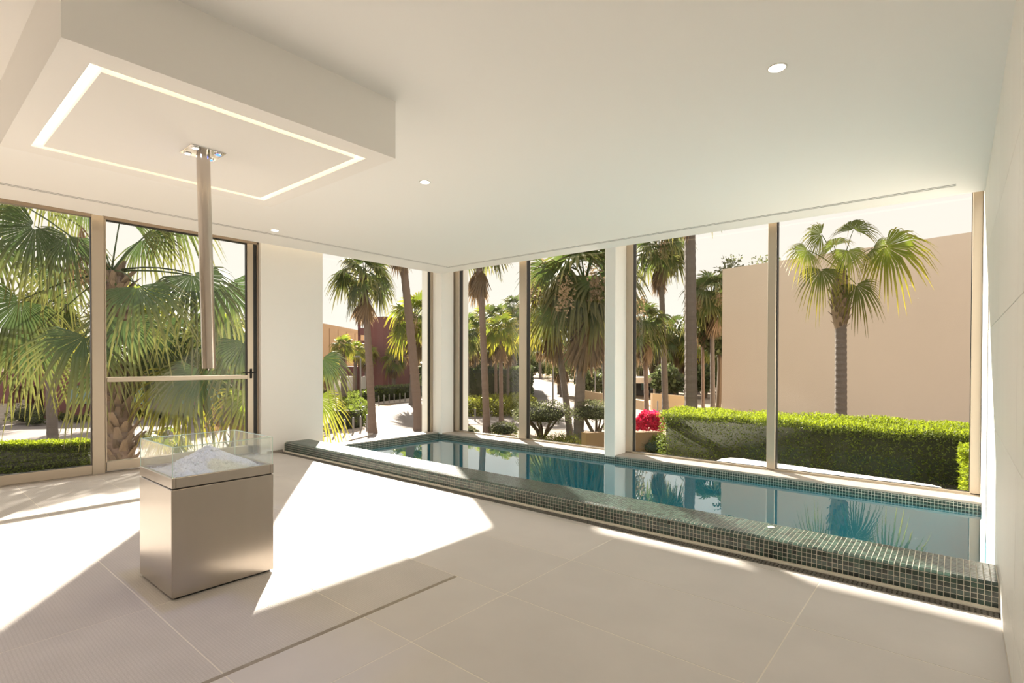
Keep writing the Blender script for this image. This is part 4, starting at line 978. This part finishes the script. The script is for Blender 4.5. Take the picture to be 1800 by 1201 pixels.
mbld = empty('maroon_building'); tag(mbld, 'low maroon building with teal windows beyond the driveway', 'building')
def gp(px, by): return ground(px, by)
a, b = gp(-260, 741), gp(520, 727); zt2 = 1.17-18*depth_of(gp(100, 736))/FOC
wall_prism('wall', gp(78, 738), b, 8, GZ, zt2, zt2, m_maroon, mbld)
wall_prism('wall', a, gp(20, 741), 8, GZ, zt2, zt2, m_maroon, mbld)
wall_prism('lintel', gp(20, 741), gp(78, 738), 8, zt2-.75, zt2, zt2, m_maroon, mbld)
back = [gp(p, y)+FWD*5 for p, y in ((10, 741), (90, 738))]
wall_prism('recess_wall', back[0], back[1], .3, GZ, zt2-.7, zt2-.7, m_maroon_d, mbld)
nrm = None
def win(px0, px1, y0, y1, by):
    pa, pb2 = gp(px0, by), gp(px1, by); off = (EYE-pa); off.z = 0; off = off.normalized()*.06; s = depth_of(pa)/FOC
    z1, z0 = EYE.z+(CY-y0)*s, EYE.z+(CY-y1)*s
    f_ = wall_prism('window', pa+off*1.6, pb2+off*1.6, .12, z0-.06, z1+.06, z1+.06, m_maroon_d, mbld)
    wall_prism('pane', pa+off*2.6, pb2+off*2.6, .06, z0, z1, z1, m_teal, f_)
for p0, p1 in ((96, 116), (119, 137), (140, 160), (236, 252), (278, 302), (306, 330), (360, 392)): win(p0, p1, 690, 721, 736.5)
rl = empty('roof_railing'); tag(rl, 'thin metal railing on the roof edge of the maroon building', 'railing')
pa, pb2 = gp(-260, 741), gp(520, 727)
for k in range(3):
    MB().tube([(pa.x, pa.y, zt2+.15+k*.15), (pb2.x, pb2.y, zt2+.15+k*.15)], .02, 5).build('rail', m_lampost, rl)
for k in range(24):
    q = pa.lerp(pb2, k/23); MB().tube([(q.x, q.y, zt2), (q.x, q.y, zt2+.48)], .022, 5).build('post', m_lampost, rl)
# stairs
st = empty('garden_stairs'); tag(st, 'pale stone stairs climbing beside the maroon building at the left edge', 'stairs')
s0 = gp(-20, 748); sd = (gp(-20, 741)-s0); sd.z = 0; sd.normalize(); sr = Vector((sd.y, -sd.x, 0))
for k in range(11):
    q = s0+sd*(.32*k)-sr*.02; MB().prism([(q.x-sr.x*2.2, q.y-sr.y*2.2), (q.x+sr.x*1.35, q.y+sr.y*1.35), (q.x+sr.x*1.35+sd.x*.34, q.y+sr.y*1.35+sd.y*.34), (q.x-sr.x*2.2+sd.x*.34, q.y-sr.y*2.2+sd.y*.34)], GZ, GZ+.15*(k+1)).build('step', m_kerb, st)

tw_ = empty('maroon_tower'); tag(tw_, 'maroon tower block with open balconies behind the slim leaning palm', 'building')
pa, pb2 = gp(629, 692), gp(674, 693); s = depth_of(pa)/FOC; zt3 = EYE.z+(CY-568)*s
wall_prism('wall', gp(647, 692), pb2, 4, GZ, zt3, zt3, m_maroon, tw_)
wall_prism('wall', pb2, gp(692, 684), .4, GZ, zt3, zt3, m_maroon, tw_)
def zpx(y): return EYE.z+(CY-y)*s
for y0, y1 in ((568, 575), (587, 599), (609, 645), (652, 692)): wall_prism('balcony_front', pa, gp(647, 692), .5, zpx(y1), zpx(y0), zpx(y0), m_maroon, tw_)
wall_prism('corner_post', pa, gp(632, 692), .5, GZ, zt3, zt3, m_maroon, tw_)
wall_prism('balcony_back', pa+FWD*3.5, gp(648, 692)+FWD*3.5, .3, GZ, zt3, zt3, m_tan, tw_)
for y0, y1 in ((575, 587), (599, 609)): wall_prism('balcony_opening', gp(640, 692)+FWD*2.5, gp(648, 692)+FWD*2.5, .2, zpx(y1), zpx(y0), zpx(y0), m_pdark, tw_)
lw = empty('maroon_low_wing'); tag(lw, 'low maroon wing with white garage doors below the tower', 'building')
wall_prism('wall', gp(540, 694), gp(646, 690.5), 4, GZ, zpx(655), zpx(655), m_maroon, lw)
for p0, p1 in ((586, 602), (604, 620), (636, 645)): wall_prism('garage_door', gp(p0, 695), gp(p1, 694), .2, GZ, zpx(671), zpx(671), m_white, lw)
tb = empty('tan_building'); tag(tb, 'long tan panelled building behind the small palms left of the tower', 'building')
pa, pb2 = gp(470, 684), gp(640, 681); s2 = depth_of(pa)/FOC
za, zb_ = EYE.z+(CY-560)*s2, EYE.z+(CY-589)*s2
wall_prism('wall', pa, pb2, 6, GZ, za, zb_, m_tan, tb)
for k in range(11):
    t_ = k/11; q0 = pa.lerp(pb2, t_); q1 = pa.lerp(pb2, t_+.085); z_ = za+(zb_-za)*(t_+.04)
    wall_prism('panel', q0-FWD*.25, q1-FWD*.25, .3, GZ, z_-.4, z_-.4, m_tan, tb)
tw2 = empty('tan_annex'); tag(tw2, 'tan rendered building with a dark opening right of the maroon tower', 'building')
wall_prism('wall', gp(693, 686), gp(800, 685), 3, GZ, EYE.z+(CY-604)*depth_of(gp(740, 686))/FOC, EYE.z+(CY-600)*depth_of(gp(740, 686))/FOC, m_tan, tw2)
for p0, p1, y0 in ((677, 682, 665), (714, 728, 668), (735, 744, 668)): wall_prism('doorway', gp(p0, 687)-FWD*.1, gp(p1, 687)-FWD*.1, .2, GZ, EYE.z+(CY-y0)*depth_of(gp(740, 686))/FOC, EYE.z+(CY-y0)*depth_of(gp(740, 686))/FOC, m_pdark, tw2)
# pavilion and garden walls on the right
pv = empty('flat_roof_pavilion'); tag(pv, 'low flat roofed beige pavilion seen between the palm trunks', 'building')
s = depth_of(gp(1160, 700))/FOC; zz = lambda y: EYE.z+(CY-y)*s
wall_prism('roof_fascia', gp(1100, 700), gp(1212, 700), 5, zz(683), zz(673), zz(673), m_beige, pv)
wall_prism('back_wall', gp(1100, 699)+FWD*3, gp(1212, 699)+FWD*3, .3, GZ, zz(682), zz(682), m_pdark, pv)
for p_ in (1150, 1163, 1205): wall_prism('pier', gp(p_, 700), gp(p_+2, 700), .3, GZ, zz(683), zz(683), m_beige, pv)
for p_ in (1140, 1156, 1170, 1186): wall_prism('window', gp(p_, 699)+FWD*2.5, gp(p_+9, 699)+FWD*2.5, .1, GZ+.5, zz(684), zz(684), m_teal, pv)
gw = S(wall_prism('wall_garden', gp(1147, 722), gp(1214, 721), .3, GZ, EYE.z+(CY-700)*depth_of(gp(1180, 721))/FOC, EYE.z+(CY-706)*depth_of(gp(1180, 721))/FOC, m_tan))
s = depth_of(gp(1100, 800))/FOC
gw = S(wall_prism('wall_retaining', gp(1030, 806), gp(1165, 796), .3, GZ, EYE.z+(CY-766)*s, EYE.z+(CY-772)*s, m_ochre))
gw = S(wall_prism('wall_kerb', gp(808, 790), gp(905, 778), .3, GZ, GZ+.28, GZ+.28, m_ochre))
gw = S(wall_prism('wall_road', gp(1020, 702), gp(1130, 722), .3, GZ, GZ+.75, GZ+.6, m_tan))
hs = empty('hillside_house'); tag(hs, 'pale apartment building glimpsed behind the far palm grove', 'building')
s = depth_of(gp(1190, 676))/FOC; wall_prism('wall', gp(1178, 676), gp(1242, 676), 6, GZ, EYE.z+(CY-636)*s, EYE.z+(CY-630)*s, m_tan, hs)
for p_ in (1184, 1196, 1208, 1220): wall_prism('window', gp(p_, 676.4), gp(p_+6, 676.4), .2, EYE.z+(CY-658)*s, EYE.z+(CY-650)*s, EYE.z+(CY-650)*s, m_pdark, hs)

# ------------------------------------------------------------------ street furniture
bol = None
pix = [(588, 769), (606, 766), (621, 762), (634, 759), (645, 755), (653, 746), (649, 737), (645, 730), (644, 724), (650, 718), (657, 714), (666, 712), (675, 710.5), (684, 709.5), (693, 708.5), (703, 707.5), (712, 706.8), (722, 706)]
pix += [(816, 739), (835, 741), (860, 742), (902, 743), (917, 744), (1156, 724)]
for i, (px, by) in enumerate(pix):
    p = ground(px, by)
    o = empty('bollard', p); tag(o, 'thin dark bollard, %s along the footpath counting from the white column' % ORD[i] if i < 18 else 'thin dark bollard, %s from the left at the kerb below the yellow green shrubs' % ORD[i-18] if i < 23 else 'thin dark bollard behind the magenta flowering bush', 'bollard', 'thin street bollards')
    if i == 0:
        MB().tube([(0, 0, 0), (0, 0, .62), (0, 0, .68)], [.045, .045, .02], 7).build('post', m_lampost, o)
        bol = o.children[0]
    else:
        c = bol.copy(); C.objects.link(c); c.parent = o
for px, by, top, arm, lab in [(972, 714, 622, -22, 'grey street lamp with a curved arm on the road verge'), (634, 716, 630, 0, 'grey lamp post standing in the curved hedge'), (892, 694, 640, 0, 'thin grey lamp post beside the dark hedge'),
                        (954, 664, 634, -6, 'far small street lamp at the road end'), (1046, 705, 634, 0, 'grey lamp post among the palms left of the white window column'), (833, 700, 640, 0, 'thin lamp post left of the tall straight palm trunk')]:
    p = ground(px, by); s = depth_of(p)/FOC; H_ = (by-top)*s
    o = empty('street_lamp', p); tag(o, lab, 'street lamp')
    MB().tube([(0, 0, 0), (0, 0, .6), (0, 0, H_)], [.08, .065, .045], 8).build('pole', m_lampost, o)
    ax = RGT*(arm*s if arm else -6*s)
    MB().tube([(0, 0, H_-.02), (ax.x*.5, ax.y*.5, H_+.16), (ax.x, ax.y, H_+.12)], .03, 6).build('arm', m_lampost, o)
    MB().box((ax.x-.28, ax.y-.12, H_+.06), (ax.x+.1, ax.y+.12, H_+.16), .02).build('lamp_head', m_lampost, o)
# parked car
cp = ground(812, 688); cs = depth_of(cp)/FOC
car = empty('parked_car', cp); tag(car, 'dark parked car partly hidden behind the corner column and a palm', 'car')
ang = math.atan2(RGT.y, RGT.x); car.rotation_euler = (0, 0, ang)
m_car = mat('dark_car_paint', (.03, .035, .05), .25, spec=.7); 
sidep = [(-2.1, .35), (-2.05, .75), (-1.7, .9), (-.9, .95), (-.3, 1.38), (.9, 1.42), (1.6, 1.0), (2.1, .88), (2.15, .4)]
v = [(x_, -.85, z_) for x_, z_ in sidep]+[(x_, .85, z_) for x_, z_ in sidep]; n = len(sidep)
mesh_obj('body', v, [tuple(range(n)), tuple(range(n, 2*n))[::-1]]+[(i, n+i, n+(i+1) % n, (i+1) % n) for i in range(n)], m_car, car)
mesh_obj('side_window', [(-.75, -.86, .98), (-.25, -.86, 1.32), (.85, -.86, 1.35), (1.35, -.86, 1.0)], [(0, 1, 2, 3)], m_teal, car)
for x_ in (-1.35, 1.35):
    for y_ in (-.8, .8): MB().tube([(x_, y_-.1, .32), (x_, y_+.1, .32)], .32, 14).build('wheel', m_black, car)
